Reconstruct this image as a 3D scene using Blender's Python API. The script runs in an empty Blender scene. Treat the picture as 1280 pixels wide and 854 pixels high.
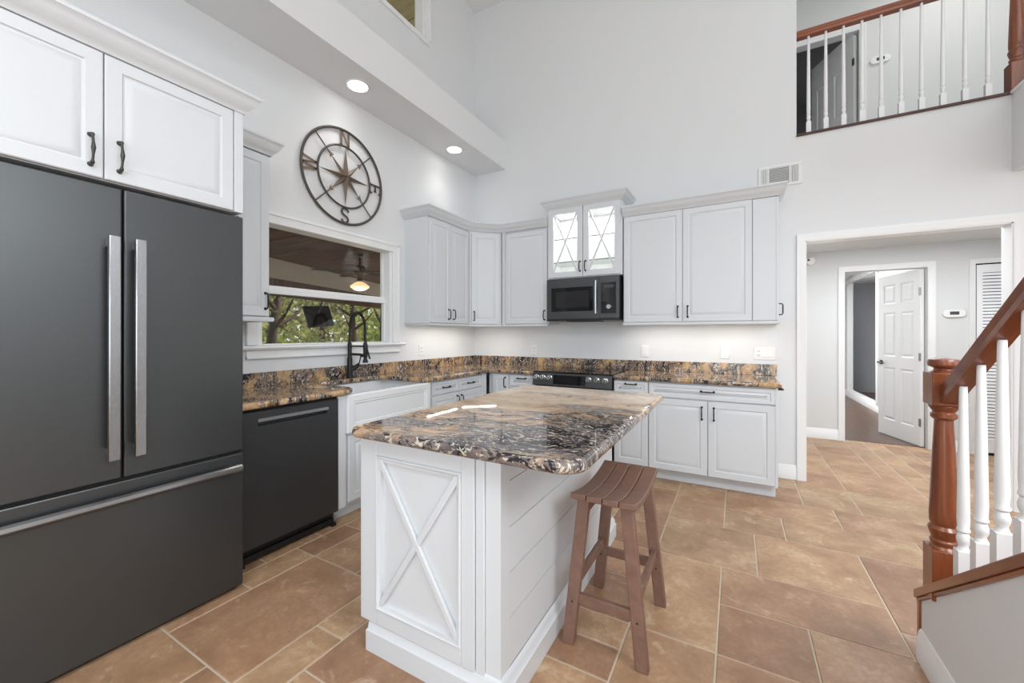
import bpy, bmesh, math, random
from mathutils import Vector, Matrix

# ------------------------------------------------------------------ camera, sky, lights
scene = bpy.context.scene
COL = scene.collection
PI = math.pi

cam_data = bpy.data.cameras.new('camera')
cam = bpy.data.objects.new('camera', cam_data)
COL.objects.link(cam)
cam.location = (0, 0, 1.29)
cam.rotation_euler = (PI / 2, 0, math.radians(29.25))
cam_data.sensor_width = 36.0
cam_data.lens = 500.0 / 1280 * 36.0
cam_data.shift_y = -9.0 / 1280
cam_data.clip_start = 0.02
cam_data.clip_end = 200
scene.camera = cam

scene.view_settings.view_transform = 'Standard'
scene.view_settings.look = 'None'
scene.view_settings.exposure = 0.2
scene.view_settings.gamma = 1.0
scene.view_settings.use_curve_mapping = False

world = bpy.data.worlds.new('sky')
scene.world = world
world.use_nodes = True
wn = world.node_tree
wn.nodes.clear()
w_out = wn.nodes.new('ShaderNodeOutputWorld')
w_bg = wn.nodes.new('ShaderNodeBackground')
w_sky = wn.nodes.new('ShaderNodeTexSky')
w_sky.sky_type = 'HOSEK_WILKIE'
w_sky.turbidity = 5.0
w_sky.ground_albedo = 0.35
w_sky.sun_direction = (-0.4, 0.5, 0.75)
w_hsv = wn.nodes.new('ShaderNodeHueSaturation')
w_hsv.inputs['Saturation'].default_value = 0.35
wn.links.new(w_sky.outputs[0], w_hsv.inputs['Color'])
wn.links.new(w_hsv.outputs[0], w_bg.inputs['Color'])
w_bg.inputs['Strength'].default_value = 3.2
wn.links.new(w_bg.outputs[0], w_out.inputs['Surface'])


def light(name, kind, loc, energy, color=(1, 1, 1), size=None, rot=(0, 0, 0), **kw):
    d = bpy.data.lights.new(name, kind)
    d.energy = energy
    d.color = color
    if kind == 'AREA':
        d.shape = 'RECTANGLE'
        d.size, d.size_y = size
    elif size is not None:
        d.shadow_soft_size = size
    for k, v in kw.items():
        setattr(d, k, v)
    o = bpy.data.objects.new(name, d)
    COL.objects.link(o)
    o.location = loc
    o.rotation_euler = rot
    return o


sun = light('sun', 'SUN', (-20, 10, 30), 5.0, (1.0, 0.95, 0.85), rot=(math.radians(38), 0, math.radians(150)))
sun.data.angle = math.radians(3)
# unseen area lights added as daylight fill at the rear and living-side openings
light('rear_window_fill', 'AREA', (1.5, -3.90, 1.60), 140, (0.855, 0.94, 1.0), (6.0, 2.9), (PI / 2, 0, 0))
light('side_window_fill', 'AREA', (5.30, 0.2, 2.6), 52, (0.855, 0.94, 1.0), (4.0, 3.0), (PI / 2, 0, PI / 2))
light('great_room_fill', 'AREA', (2.9, 0.2, 5.40), 64, (0.855, 0.94, 1.0), (3.5, 3.5))  # overhead fill added for flatter lighting, no fixture behind it
# out-of-view fill lights, added to brighten floor, island and stair wall
light('kitchen_fill', 'AREA', (2.2, 0.35, 2.7), 92, (0.92, 0.965, 1.0), (1.5, 1.5))
light('kitchen_fill', 'AREA', (-0.6, -0.6, 3.2), 26, (0.92, 0.965, 1.0), (1.5, 1.5))
# unseen area lights without fixtures, brightening hall, far room and upper hall
light('hall_fill', 'AREA', (1.6, 5.0, 2.29), 29, (0.92, 0.96, 1.0), (1.8, 0.7))
light('far_room_fill', 'AREA', (1.0, 8.6, 2.38), 75, (0.96, 0.98, 1.0), (1.0, 1.4))
light('upper_hall_fill', 'AREA', (2.1, 5.3, 5.44), 11, (1.0, 0.98, 0.94), (0.6, 0.6))


light('upper_room_fill', 'POINT', (1.6, 8.0, 4.2), 9, (0.97, 0.98, 1.0), 0.15)  # point light added to lift the dim upstairs room
light('alcove_fill', 'POINT', (2.6, 9.6, 2.1), 9, (0.97, 0.98, 1.0), 0.12)  # added point light, brightens the grey alcove walls


# ------------------------------------------------------------------ materials
def srgb(r, g, b):
    def f(c):
        c /= 255.0
        return c / 12.92 if c <= 0.04045 else ((c + 0.055) / 1.055) ** 2.4
    return (f(r), f(g), f(b), 1.0)


class NT:
    def __init__(self, name):
        self.m = bpy.data.materials.new(name)
        self.m.use_nodes = True
        self.t = self.m.node_tree
        self.t.nodes.clear()
        self.out = self.n('ShaderNodeOutputMaterial')
        self.b = self.n('ShaderNodeBsdfPrincipled')
        self.l(self.b.outputs[0], self.out.inputs['Surface'])

    def n(self, kind, **kw):
        nd = self.t.nodes.new(kind)
        for k, v in kw.items():
            setattr(nd, k, v)
        return nd

    def l(self, a, b):
        self.t.links.new(a, b)

    def coords(self, scale=(1, 1, 1), rot=(0, 0, 0), kind='Object', loc=(0, 0, 0)):
        tc = self.n('ShaderNodeTexCoord')
        mp = self.n('ShaderNodeMapping')
        mp.inputs['Scale'].default_value = scale
        mp.inputs['Rotation'].default_value = rot
        mp.inputs['Location'].default_value = loc
        self.l(tc.outputs[kind], mp.inputs['Vector'])
        return mp.outputs[0]

    def noise(self, vec, scale=5, detail=4, rough=0.55, dist=0.0):
        nd = self.n('ShaderNodeTexNoise')
        nd.inputs['Scale'].default_value = scale
        nd.inputs['Detail'].default_value = detail
        nd.inputs['Roughness'].default_value = rough
        nd.inputs['Distortion'].default_value = dist
        self.l(vec, nd.inputs['Vector'])
        return nd

    def ramp(self, fac, stops, interp='LINEAR'):
        nd = self.n('ShaderNodeValToRGB')
        cr = nd.color_ramp
        cr.interpolation = interp
        while len(cr.elements) > 1:
            cr.elements.remove(cr.elements[0])
        cr.elements[0].position = stops[0][0]
        cr.elements[0].color = stops[0][1]
        for p, c in stops[1:]:
            e = cr.elements.new(p)
            e.color = c
        self.l(fac, nd.inputs['Fac'])
        return nd.outputs['Color']

    def mix(self, fac, a, b, mode='MIX'):
        nd = self.n('ShaderNodeMix', data_type='RGBA', blend_type=mode)
        for sock, v in ((nd.inputs[0], fac), (nd.inputs[6], a), (nd.inputs[7], b)):
            if hasattr(v, 'is_linked'):
                self.l(v, sock)
            else:
                sock.default_value = v
        return nd.outputs[2]

    def math(self, op, a, b=0.0, clamp=False):
        nd = self.n('ShaderNodeMath', operation=op, use_clamp=clamp)
        for sock, v in ((nd.inputs[0], a), (nd.inputs[1], b)):
            if hasattr(v, 'is_linked'):
                self.l(v, sock)
            else:
                sock.default_value = v
        return nd.outputs[0]

    def set(self, **kw):
        names = dict(base='Base Color', rough='Roughness', metal='Metallic', spec='Specular IOR Level',
                     coat='Coat Weight', coat_rough='Coat Roughness', ecol='Emission Color', estr='Emission Strength', alpha='Alpha')
        for k, v in kw.items():
            s = self.b.inputs[names[k]]
            if hasattr(v, 'is_linked'):
                self.l(v, s)
            else:
                s.default_value = v
        return self

    def bump(self, height, strength=0.2, dist=0.01):
        nd = self.n('ShaderNodeBump')
        nd.inputs['Strength'].default_value = strength
        nd.inputs['Distance'].default_value = dist
        self.l(height, nd.inputs['Height'])
        self.l(nd.outputs[0], self.b.inputs['Normal'])


def paint(name, col, rough=0.6, bump=0.03, scale=180, var=0.02):
    m = NT(name)
    v = m.coords()
    n = m.noise(v, scale, 3)
    n2 = m.noise(v, 1.3, 2)
    c2 = tuple(x * (1 - var) for x in col[:3]) + (1,)
    m.set(base=m.mix(n2.outputs[0], col, c2), rough=rough)
    m.bump(n.outputs[0], bump, 0.002)
    return m.m


def metal(name, col, rough=0.35, metallic=1.0, brushed=None, bumpy=0.0):
    m = NT(name)
    v = m.coords(brushed or (1, 1, 1))
    n = m.noise(v, 60 if brushed else 8, 4)
    c2 = tuple(x * 0.9 for x in col[:3]) + (1,)
    m.set(base=m.mix(n.outputs[0], col, c2), metal=metallic)
    r = m.n('ShaderNodeMapRange')
    r.inputs['To Min'].default_value = rough * 0.92
    r.inputs['To Max'].default_value = rough * 1.08
    m.l(n.outputs[0], r.inputs['Value'])
    m.set(rough=r.outputs[0])
    if bumpy:
        m.bump(n.outputs[0], bumpy, 0.002)
    return m.m


def emit(name, col, strength):
    m = NT(name)
    n = m.noise(m.coords(), 3, 1)
    m.set(base=m.mix(n.outputs[0], col, col), ecol=col, estr=strength, rough=0.5)
    return m.m


def wood(name, dark, light_, scale=(1, 1, 14), rough=0.35, coat=0.0, nscale=3.0):
    m = NT(name)
    v = m.coords(scale)
    n = m.noise(v, nscale, 6, 0.6, 1.2)
    n2 = m.noise(v, nscale * 9, 3, 0.5, 0.4)
    c = m.ramp(n.outputs[0], [(0.3, dark), (0.7, light_)])
    c = m.mix(m.math('MULTIPLY', n2.outputs[0], 0.35), c, dark)
    m.set(base=c, rough=rough, coat=coat, coat_rough=0.15)
    m.bump(n2.outputs[0], 0.06, 0.002)
    return m.m


def glass(name, tint=(1, 1, 1, 1), refl=0.08):
    m = NT(name)
    tr = m.n('ShaderNodeBsdfTransparent')
    gl = m.n('ShaderNodeBsdfGlossy')
    gl.inputs['Roughness'].default_value = 0.01
    n = m.noise(m.coords(), 2, 1)
    m.l(m.mix(n.outputs[0], tint, tuple(x * 0.99 for x in tint[:3]) + (1,)), tr.inputs['Color'])
    mx = m.n('ShaderNodeMixShader')
    mx.inputs[0].default_value = refl
    m.l(tr.outputs[0], mx.inputs[1])
    m.l(gl.outputs[0], mx.inputs[2])
    m.l(mx.outputs[0], m.out.inputs['Surface'])
    return m.m


M = {}
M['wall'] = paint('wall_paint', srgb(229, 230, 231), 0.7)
M['ceiling'] = paint('ceiling_paint', srgb(236, 236, 235), 0.8)
M['hallwall'] = paint('hall_paint', srgb(219, 220, 219), 0.7)
M['greywall'] = paint('grey_room_paint', srgb(176, 177, 180), 0.7)
M['trim'] = paint('trim_paint', srgb(240, 240, 240), 0.35, 0.01)
M['cabinet'] = paint('cabinet_paint', srgb(218, 221, 224), 0.38, 0.015)
M['white'] = paint('white_plastic', srgb(238, 238, 236), 0.35, 0.0)
M['porcelain'] = paint('white_fireclay', srgb(236, 237, 238), 0.12, 0.0)
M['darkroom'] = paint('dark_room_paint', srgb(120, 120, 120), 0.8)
M['blacksteel'] = metal('black_stainless', srgb(95, 97, 98), 0.36, 0.85, (60, 60, 0.6))
M['steel_handle'] = metal('dark_brushed_steel', srgb(182, 183, 185), 0.27, 1.0, (60, 60, 0.6))
M['black'] = paint('black_plastic', srgb(20, 20, 21), 0.5, 0.02)
M['gap'] = paint('black_gasket', srgb(8, 8, 8), 0.8, 0.0)
M['blackglass'] = paint('black_glass', srgb(14, 14, 15), 0.05, 0.0)
M['darkglass'] = paint('dark_oven_glass', srgb(38, 38, 40), 0.08, 0.0)
M['slate'] = metal('slate_dishwasher_steel', srgb(84, 86, 88), 0.42, 0.8, (60, 60, 0.6))
M['handle'] = metal('oil_rubbed_bronze', srgb(52, 49, 47), 0.4, 0.85)
M['antique'] = metal('antique_iron', srgb(84, 82, 80), 0.45, 0.85, None, 0.2)
M['faucet'] = metal('matte_black_faucet', srgb(46, 46, 47), 0.38, 0.6)
M['chrome'] = metal('knob_steel', srgb(205, 206, 208), 0.22, 1.0)
M['hinge'] = metal('satin_nickel', srgb(150, 150, 148), 0.4, 1.0)
M['bronze'] = metal('weathered_bronze', srgb(134, 117, 104), 0.5, 0.5, None, 0.4)
M['iron'] = metal('weathered_iron', srgb(92, 87, 83), 0.55, 0.6, None, 0.4)
M['newel'] = wood('stained_cherry', srgb(98, 46, 24), srgb(150, 82, 44), (7, 7, 0.8), 0.3, 0.4)
M['rail'] = wood('stained_cherry_rail', srgb(104, 52, 30), srgb(156, 88, 52), (7, 0.8, 0.8), 0.3, 0.4)
M['railx'] = wood('stained_cherry_upper_rail', srgb(112, 54, 26), srgb(156, 84, 46), (0.8, 7, 7), 0.35, 0.3)
M['ledge'] = wood('dark_stained_ledge', srgb(66, 40, 32), srgb(92, 58, 46), (0.8, 7, 7), 0.4)
M['stool'] = wood('brown_poly_lumber', srgb(118, 88, 74), srgb(140, 106, 91), (2, 2, 2), 0.5, 0.0, 6)
M['floorwood'] = wood('dark_plank_floor', srgb(74, 55, 44), srgb(108, 82, 66), (6, 0.6, 1), 0.35)
M['porchwood'] = wood('porch_plank', srgb(56, 36, 28), srgb(122, 88, 70), (0.5, 5, 1), 0.85)
M['beam'] = paint('porch_beam_paint', srgb(176, 166, 152), 0.7)
M['bark'] = wood('bark', srgb(58, 48, 44), srgb(120, 102, 92), (6, 6, 1), 0.9)
M['fan'] = wood('fan_blade_wood', srgb(38, 28, 24), srgb(62, 46, 38), (1, 6, 1), 0.85)
M['fanmetal'] = metal('fan_bronze', srgb(78, 66, 56), 0.4, 0.9)
M['lampglow'] = emit('amber_lamp_glass', srgb(255, 205, 150), 1.1)
M['can_glow'] = emit('recessed_lamp_glow', (1, 0.98, 0.95, 1), 9.0)
M['led'] = emit('led_bar_glow', (1, 0.96, 0.9, 1), 8.0)
M['lcd'] = paint('lcd_grey', srgb(70, 74, 70), 0.2, 0.0)
M['window_glass'] = glass('window_glass', (0.97, 0.98, 0.97, 1), 0.02)
M['cab_glass'] = glass('cabinet_glass', (0.98, 0.98, 0.98, 1), 0.06)
M['shelf_glass'] = glass('shelf_glass', (0.93, 0.95, 0.94, 1), 0.04)
M['shelf_edge'] = paint('shelf_edge_grey', srgb(120, 124, 124), 0.3, 0.0)
M['pavement'] = paint('porch_concrete', srgb(205, 192, 176), 0.9)
M['vent_dark'] = paint('vent_duct_grey', srgb(150, 150, 150), 0.8)
M['stair_tread'] = wood('stair_tread_wood', srgb(112, 56, 26), srgb(158, 88, 46), (0.8, 6, 1), 0.4)


def leafmat(name, a, b):
    m = NT(name)
    g = m.n('ShaderNodeNewGeometry')
    m.set(base=m.mix(g.outputs['Random Per Island'], a, b), rough=0.6)
    tr = m.n('ShaderNodeBsdfTranslucent')
    m.l(m.mix(g.outputs['Random Per Island'], a, b), tr.inputs['Color'])
    mx = m.n('ShaderNodeMixShader')
    mx.inputs[0].default_value = 0.5
    m.l(m.b.outputs[0], mx.inputs[1])
    m.l(tr.outputs[0], mx.inputs[2])
    m.l(mx.outputs[0], m.out.inputs['Surface'])
    return m.m


M['leaf_a'] = leafmat('leaf_green', srgb(112, 126, 84), srgb(206, 204, 152))
M['leaf_b'] = leafmat('leaf_olive', srgb(96, 98, 76), srgb(206, 194, 160))
M['leaf_c'] = leafmat('leaf_bright', srgb(134, 158, 84), srgb(226, 224, 160))
M['grass'] = paint('lawn', srgb(140, 140, 84), 0.95, 0.3, 30, 0.4)


def siding():
    m = NT('olive_eave_boards')
    v = m.coords((0.6, 6, 1))
    n = m.noise(v, 4, 5)
    c = m.ramp(n.outputs[0], [(0.3, srgb(186, 180, 138)), (0.7, srgb(214, 207, 164))])
    m.set(base=c, rough=0.7)
    return m.m


M['eave'] = siding()


def tiles_mat():
    m = NT('travertine_tile')
    at = m.n('ShaderNodeAttribute', attribute_name='tile')
    tc = m.n('ShaderNodeTexCoord')
    add = m.n('ShaderNodeVectorMath', operation='MULTIPLY_ADD')
    m.l(at.outputs['Color'], add.inputs[0])
    add.inputs[1].default_value = (7.3, 11.1, 5.7)
    m.l(tc.outputs['Object'], add.inputs[2])
    v = add.outputs[0]
    n1 = m.noise(v, 3.0, 9, 0.70, 0.35)
    n2 = m.noise(v, 11, 7, 0.68, 0.6)
    n3 = m.noise(v, 45, 5, 0.65)
    c = m.ramp(n1.outputs[0], [(0.28, srgb(142, 109, 84)), (0.42, srgb(171, 137, 108)), (0.54, srgb(189, 155, 124)), (0.70, srgb(216, 188, 157))])
    c = m.mix(m.ramp(n2.outputs[0], [(0.60, (0, 0, 0, 1)), (0.74, (0.5, 0.5, 0.5, 1))]), c, srgb(150, 112, 88))
    c = m.mix(m.ramp(n3.outputs[0], [(0.42, (0.35, 0.35, 0.35, 1)), (0.58, (0, 0, 0, 1))]), c, srgb(160, 126, 100))
    c = m.mix(m.ramp(n2.outputs[0], [(0.30, (0.55, 0.55, 0.55, 1)), (0.42, (0, 0, 0, 1))]), c, srgb(226, 206, 180))
    sep = m.n('ShaderNodeSeparateColor')
    m.l(at.outputs['Color'], sep.inputs[0])
    tone = m.ramp(sep.outputs[0], [(0.0, srgb(206, 190, 184)), (0.35, srgb(240, 228, 220)), (0.7, srgb(255, 250, 240)), (1.0, srgb(238, 242, 232))])
    c = m.mix(0.8, c, tone, 'MULTIPLY')
    m.set(base=c, rough=m.math('MULTIPLY_ADD', n3.outputs[0], 0.25) if False else 0.42)
    m.bump(n2.outputs[0], 0.10, 0.004)
    return m.m


M['tile'] = tiles_mat()
M['grout'] = paint('grout', srgb(206, 192, 172), 0.9, 0.2, 120, 0.15)


def granite(name, island=False):
    m = NT(name)
    tc = m.n('ShaderNodeTexCoord')
    w1 = m.noise(tc.outputs['Object'], 1.9, 3, 0.5)
    warp = m.n('ShaderNodeVectorMath', operation='MULTIPLY_ADD')
    m.l(w1.outputs['Color'], warp.inputs[0])
    warp.inputs[1].default_value = (0.42, 0.42, 0.42)
    m.l(tc.outputs['Object'], warp.inputs[2])

    def stretch(rot, sc):
        mp = m.n('ShaderNodeMapping')
        mp.inputs['Rotation'].default_value = rot
        mp.inputs['Scale'].default_value = sc
        m.l(warp.outputs[0], mp.inputs['Vector'])
        return mp.outputs[0]
    if island:
        v = stretch((0, 0, -0.62), (1.0, 2.6, 1.6))
        vf = stretch((0, 0, -0.62), (1.0, 2.3, 1.4))
    else:
        v = stretch((0.0, 0.35, 0.5), (2.4, 2.0, 1.0))
        vf = stretch((0.0, 0.35, 0.5), (1.9, 1.6, 0.8))
    base = m.noise(v, 2.2, 8, 0.62, 0.4)
    mid = m.noise(v, 6.5, 6, 0.65, 0.5)
    fl = m.noise(vf, 44.0, 4, 0.6, 0.6)
    fl_b = m.noise(vf, 23.0, 5, 0.62, 0.9)
    blk_n = m.noise(vf, 15.0, 6, 0.66, 0.8)
    grain = m.noise(tc.outputs['Object'], 140, 2, 0.5)
    f = m.math('ADD', m.math('MULTIPLY', base.outputs[0], 0.68), m.math('MULTIPLY', mid.outputs[0], 0.32))
    if island:
        # veining: charcoal near the seat corner, honey plus painted reflection towards window and range
        sx = m.n('ShaderNodeSeparateXYZ')
        m.l(warp.outputs[0], sx.inputs[0])
        d = m.math('SUBTRACT', m.math('MULTIPLY', sx.outputs[1], 0.62), m.math('MULTIPLY', sx.outputs[0], 0.50))
        hon = m.n('ShaderNodeMapRange')
        hon.inputs['From Min'].default_value = 1.05
        hon.inputs['From Max'].default_value = 1.80
        hon.inputs['To Min'].default_value = -0.085
        hon.inputs['To Max'].default_value = 0.135
        m.l(d, hon.inputs['Value'])
        f = m.math('ADD', f, hon.outputs[0])
        stops = [(0.36, srgb(70, 66, 70)), (0.43, srgb(118, 108, 108)), (0.49, srgb(136, 124, 119)), (0.535, srgb(172, 148, 128)),
                 (0.575, srgb(208, 172, 136)), (0.64, srgb(228, 200, 168)), (0.72, srgb(234, 214, 188))]
    else:
        stops = [(0.36, srgb(58, 52, 52)), (0.44, srgb(104, 92, 86)), (0.49, srgb(146, 122, 104)), (0.525, srgb(184, 144, 102)),
                 (0.57, srgb(212, 172, 122)), (0.63, srgb(220, 190, 150)), (0.72, srgb(226, 208, 180))]
    c = m.ramp(f, stops)
    c = m.mix(m.math('MULTIPLY', grain.outputs[0], 0.22), c, srgb(60, 46, 40))
    rust = m.ramp(mid.outputs[0], [(0.50, (0, 0, 0, 1)), (0.525, (0.35, 0.35, 0.35, 1)), (0.56, (0, 0, 0, 1))])
    c = m.mix(rust, c, srgb(134, 92, 58))
    dark = m.ramp(f, [(0.50, (1, 1, 1, 1)), (0.60, (0.12, 0.12, 0.12, 1))])
    blk = m.ramp(blk_n.outputs[0], [(0.445, (0.96, 0.96, 0.96, 1)), (0.49, (0, 0, 0, 1))])
    c = m.mix(m.mix(1.0, blk, dark, 'MULTIPLY'), c, srgb(34, 33, 38))
    wf = m.ramp(fl.outputs[0], [(0.575, (0, 0, 0, 1)), (0.62, (0.9, 0.9, 0.9, 1))])
    c = m.mix(m.mix(1.0, wf, dark, 'MULTIPLY'), c, srgb(214, 206, 192))
    wb_ = m.ramp(fl_b.outputs[0], [(0.595, (0, 0, 0, 1)), (0.635, (0.92, 0.92, 0.92, 1))])
    c = m.mix(m.mix(1.0, wb_, dark, 'MULTIPLY'), c, srgb(220, 208, 186))
    m.set(base=c, rough=0.03)
    return m.m


M['granite'] = granite('granite_counter')
M['granite_island'] = granite('granite_island', True)


# ------------------------------------------------------------------ mesh building
class MB:
    def __init__(self):
        self.v, self.f = [], []

    def add(self, vs, fs):
        o = len(self.v)
        self.v += [tuple(p) for p in vs]
        self.f += [tuple(i + o for i in q) for q in fs]
        return self

    def box(self, x0, x1, y0, y1, z0, z1):
        x0, x1 = min(x0, x1), max(x0, x1)
        y0, y1 = min(y0, y1), max(y0, y1)
        z0, z1 = min(z0, z1), max(z0, z1)
        vs = [(x0, y0, z0), (x1, y0, z0), (x1, y1, z0), (x0, y1, z0), (x0, y0, z1), (x1, y0, z1), (x1, y1, z1), (x0, y1, z1)]
        return self.add(vs, [(3, 2, 1, 0), (4, 5, 6, 7), (0, 1, 5, 4), (1, 2, 6, 5), (2, 3, 7, 6), (3, 0, 4, 7)])

    def prism(self, poly, z0, z1, axis='z'):
        n = len(poly)
        vs = []
        for z in (z0, z1):
            for a, b in poly:
                vs.append({'z': (a, b, z), 'x': (z, a, b), 'y': (a, z, b)}[axis])
        fs = [tuple(range(n - 1, -1, -1)), tuple(range(n, 2 * n))]
        fs += [(i, (i + 1) % n, n + (i + 1) % n, n + i) for i in range(n)]
        return self.add(vs, fs)

    def hexa(self, a, b):
        """two quads (4 points each) joined into a solid"""
        return self.add(list(a) + list(b), [(3, 2, 1, 0), (4, 5, 6, 7), (0, 1, 5, 4), (1, 2, 6, 5), (2, 3, 7, 6), (3, 0, 4, 7)])

    def bar(self, p, q, w, h, up=(0, 0, 1), w2=None, h2=None):
        p, q, up = Vector(p), Vector(q), Vector(up)
        d = (q - p).normalized()
        s = d.cross(up).normalized()
        u = s.cross(d).normalized()
        w2, h2 = w2 or w, h2 or h
        A = [p - s * w / 2 - u * h / 2, p + s * w / 2 - u * h / 2, p + s * w / 2 + u * h / 2, p - s * w / 2 + u * h / 2]
        B = [q - s * w2 / 2 - u * h2 / 2, q + s * w2 / 2 - u * h2 / 2, q + s * w2 / 2 + u * h2 / 2, q - s * w2 / 2 + u * h2 / 2]
        return self.hexa(A, B)

    def tube(self, pts, r, n=10, closed=False):
        pts = [Vector(p) for p in pts]
        rs = r if isinstance(r, (list, tuple)) else [r] * len(pts)
        m = len(pts)
        rings = []
        ref = None
        for i, p in enumerate(pts):
            a = pts[(i - 1) % m] if (closed or i > 0) else p
            b = pts[(i + 1) % m] if (closed or i < m - 1) else p
            t = (b - a).normalized()
            if ref is None:
                ref = t.orthogonal().normalized()
            ref = (ref - t * ref.dot(t)).normalized()
            s = t.cross(ref)
            rings.append([p + (ref * math.cos(2 * PI * k / n) + s * math.sin(2 * PI * k / n)) * rs[i] for k in range(n)])
        vs = [q for ring in rings for q in ring]
        fs = []
        for i in range(m if closed else m - 1):
            for k in range(n):
                a, b = i * n, ((i + 1) % m) * n
                fs.append((a + k, a + (k + 1) % n, b + (k + 1) % n, b + k))
        if not closed:
            fs.append(tuple(range(n - 1, -1, -1)))
            fs.append(tuple(range((m - 1) * n, m * n)))
        return self.add(vs, fs)

    def lathe(self, prof, n=20, c=(0, 0, 0), axis='z'):
        """prof: (radius, height) from bottom to top"""
        vs, fs = [], []
        for r, h in prof:
            for k in range(n):
                a = 2 * PI * k / n
                p = (r * math.cos(a), r * math.sin(a), h)
                if axis == 'y':
                    p = (p[0], -p[2], p[1])
                elif axis == 'x':
                    p = (p[2], p[0], p[1])
                vs.append((p[0] + c[0], p[1] + c[1], p[2] + c[2]))
        for i in range(len(prof) - 1):
            for k in range(n):
                a, b = i * n, (i + 1) * n
                fs.append((a + k, a + (k + 1) % n, b + (k + 1) % n, b + k))
        fs.append(tuple(range(n - 1, -1, -1)))
        fs.append(tuple(range((len(prof) - 1) * n, len(prof) * n)))
        return self.add(vs, fs)

    def rect_loops(self, x0, x1, z0, z1, loops, back=0.0, fill=True):
        """a door-like slab: loops = (inset, y) from outer edge inwards, y negative = outwards"""
        vs, fs = [], []
        ls = [(0, back)] + list(loops)
        for ins, y in ls:
            vs += [(x0 + ins, y, z0 + ins), (x1 - ins, y, z0 + ins), (x1 - ins, y, z1 - ins), (x0 + ins, y, z1 - ins)]
        for i in range(len(ls) - 1):
            for k in range(4):
                a, b = i * 4, (i + 1) * 4
                fs.append((a + k, a + (k + 1) % 4, b + (k + 1) % 4, b + k))
        if fill:
            fs.append(tuple(range((len(ls) - 1) * 4, len(ls) * 4)))
        fs.append((3, 2, 1, 0))
        return self.add(vs, fs)

    def sweep(self, path, prof, closed_prof=True):
        """sweep a profile (out, z) along a 2-D path with mitred corners; out is to the right of travel"""
        n = len(path)
        P = [Vector(p) for p in path]
        rings = []
        for i in range(n):
            ds = []
            if i > 0:
                ds.append((P[i] - P[i - 1]).normalized())
            if i < n - 1:
                ds.append((P[i + 1] - P[i]).normalized())
            ns = [Vector((d.y, -d.x)) for d in ds]
            if len(ns) == 2:
                mv = (ns[0] + ns[1])
                mv = mv / (1 + ns[0].dot(ns[1]))
            else:
                mv = ns[0]
            rings.append([(P[i].x + mv.x * o, P[i].y + mv.y * o, z) for o, z in prof])
        k = len(prof)
        vs = [q for r in rings for q in r]
        fs = []
        for i in range(n - 1):
            for j in range(k if closed_prof else k - 1):
                fs.append((i * k + j, (i + 1) * k + j, (i + 1) * k + (j + 1) % k, i * k + (j + 1) % k))
        fs.append(tuple(range(k)))
        fs.append(tuple(range(n * k - 1, (n - 1) * k - 1, -1)))
        return self.add(vs, fs)

    def xform(self, mat):
        self.v = [tuple(mat @ Vector(p)) for p in self.v]
        return self

    def build(self, name, mat, parent=None, bevel=0.0, smooth=True, seg=2, loc=None, angle=40):
        me = bpy.data.meshes.new(name)
        me.from_pydata(self.v, [], self.f)
        bm = bmesh.new()
        bm.from_mesh(me)
        bmesh.ops.recalc_face_normals(bm, faces=bm.faces)
        bm.to_mesh(me)
        bm.free()
        if smooth:
            me.polygons.foreach_set('use_smooth', [True] * len(me.polygons))
            me.set_sharp_from_angle(angle=math.radians(angle))
        me.materials.append(M[mat] if isinstance(mat, str) else mat)
        o = bpy.data.objects.new(name, me)
        COL.objects.link(o)
        if parent:
            o.parent = parent
        if loc:
            o.location = loc
        if bevel:
            b = o.modifiers.new('bevel', 'BEVEL')
            b.width = bevel
            b.segments = seg
            b.limit_method = 'ANGLE'
            b.angle_limit = math.radians(50)
            b.harden_normals = False
        return o


def tag(o, label, cat, group=None, kind=None):
    o['label'] = label
    o['category'] = cat
    if group:
        o['group'] = group
    if kind:
        o['kind'] = kind
    return o


def thing(name, label, cat, loc=(0, 0, 0), rz=0.0, group=None, kind=None):
    o = bpy.data.objects.new(name, None)
    o.empty_display_size = 0.1
    COL.objects.link(o)
    o.location = loc
    o.rotation_euler = (0, 0, rz)
    return tag(o, label, cat, group, kind)


def struct(o, label=None, cat=None):
    o['kind'] = 'structure'
    if label:
        o['label'] = label
    if cat:
        o['category'] = cat
    return o


def copy_tree(o, parent=None):
    c = o.copy()
    COL.objects.link(c)
    c.parent = parent
    for ch in list(o.children):
        copy_tree(ch, c)
    return c


# room constants
XL, YB, XR, YR, ZC = -2.977, 4.33, 5.4, -4.0, 5.48
YH = 6.2          # hall back wall
HX0, HX1 = 0.35, 3.4
ZU = 3.04         # upper floor level

# ------------------------------------------------------------------ floor (tile pattern on a 172 mm grid)
TX0, TY0, TM = -0.07, 1.815, 0.1725


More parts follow.
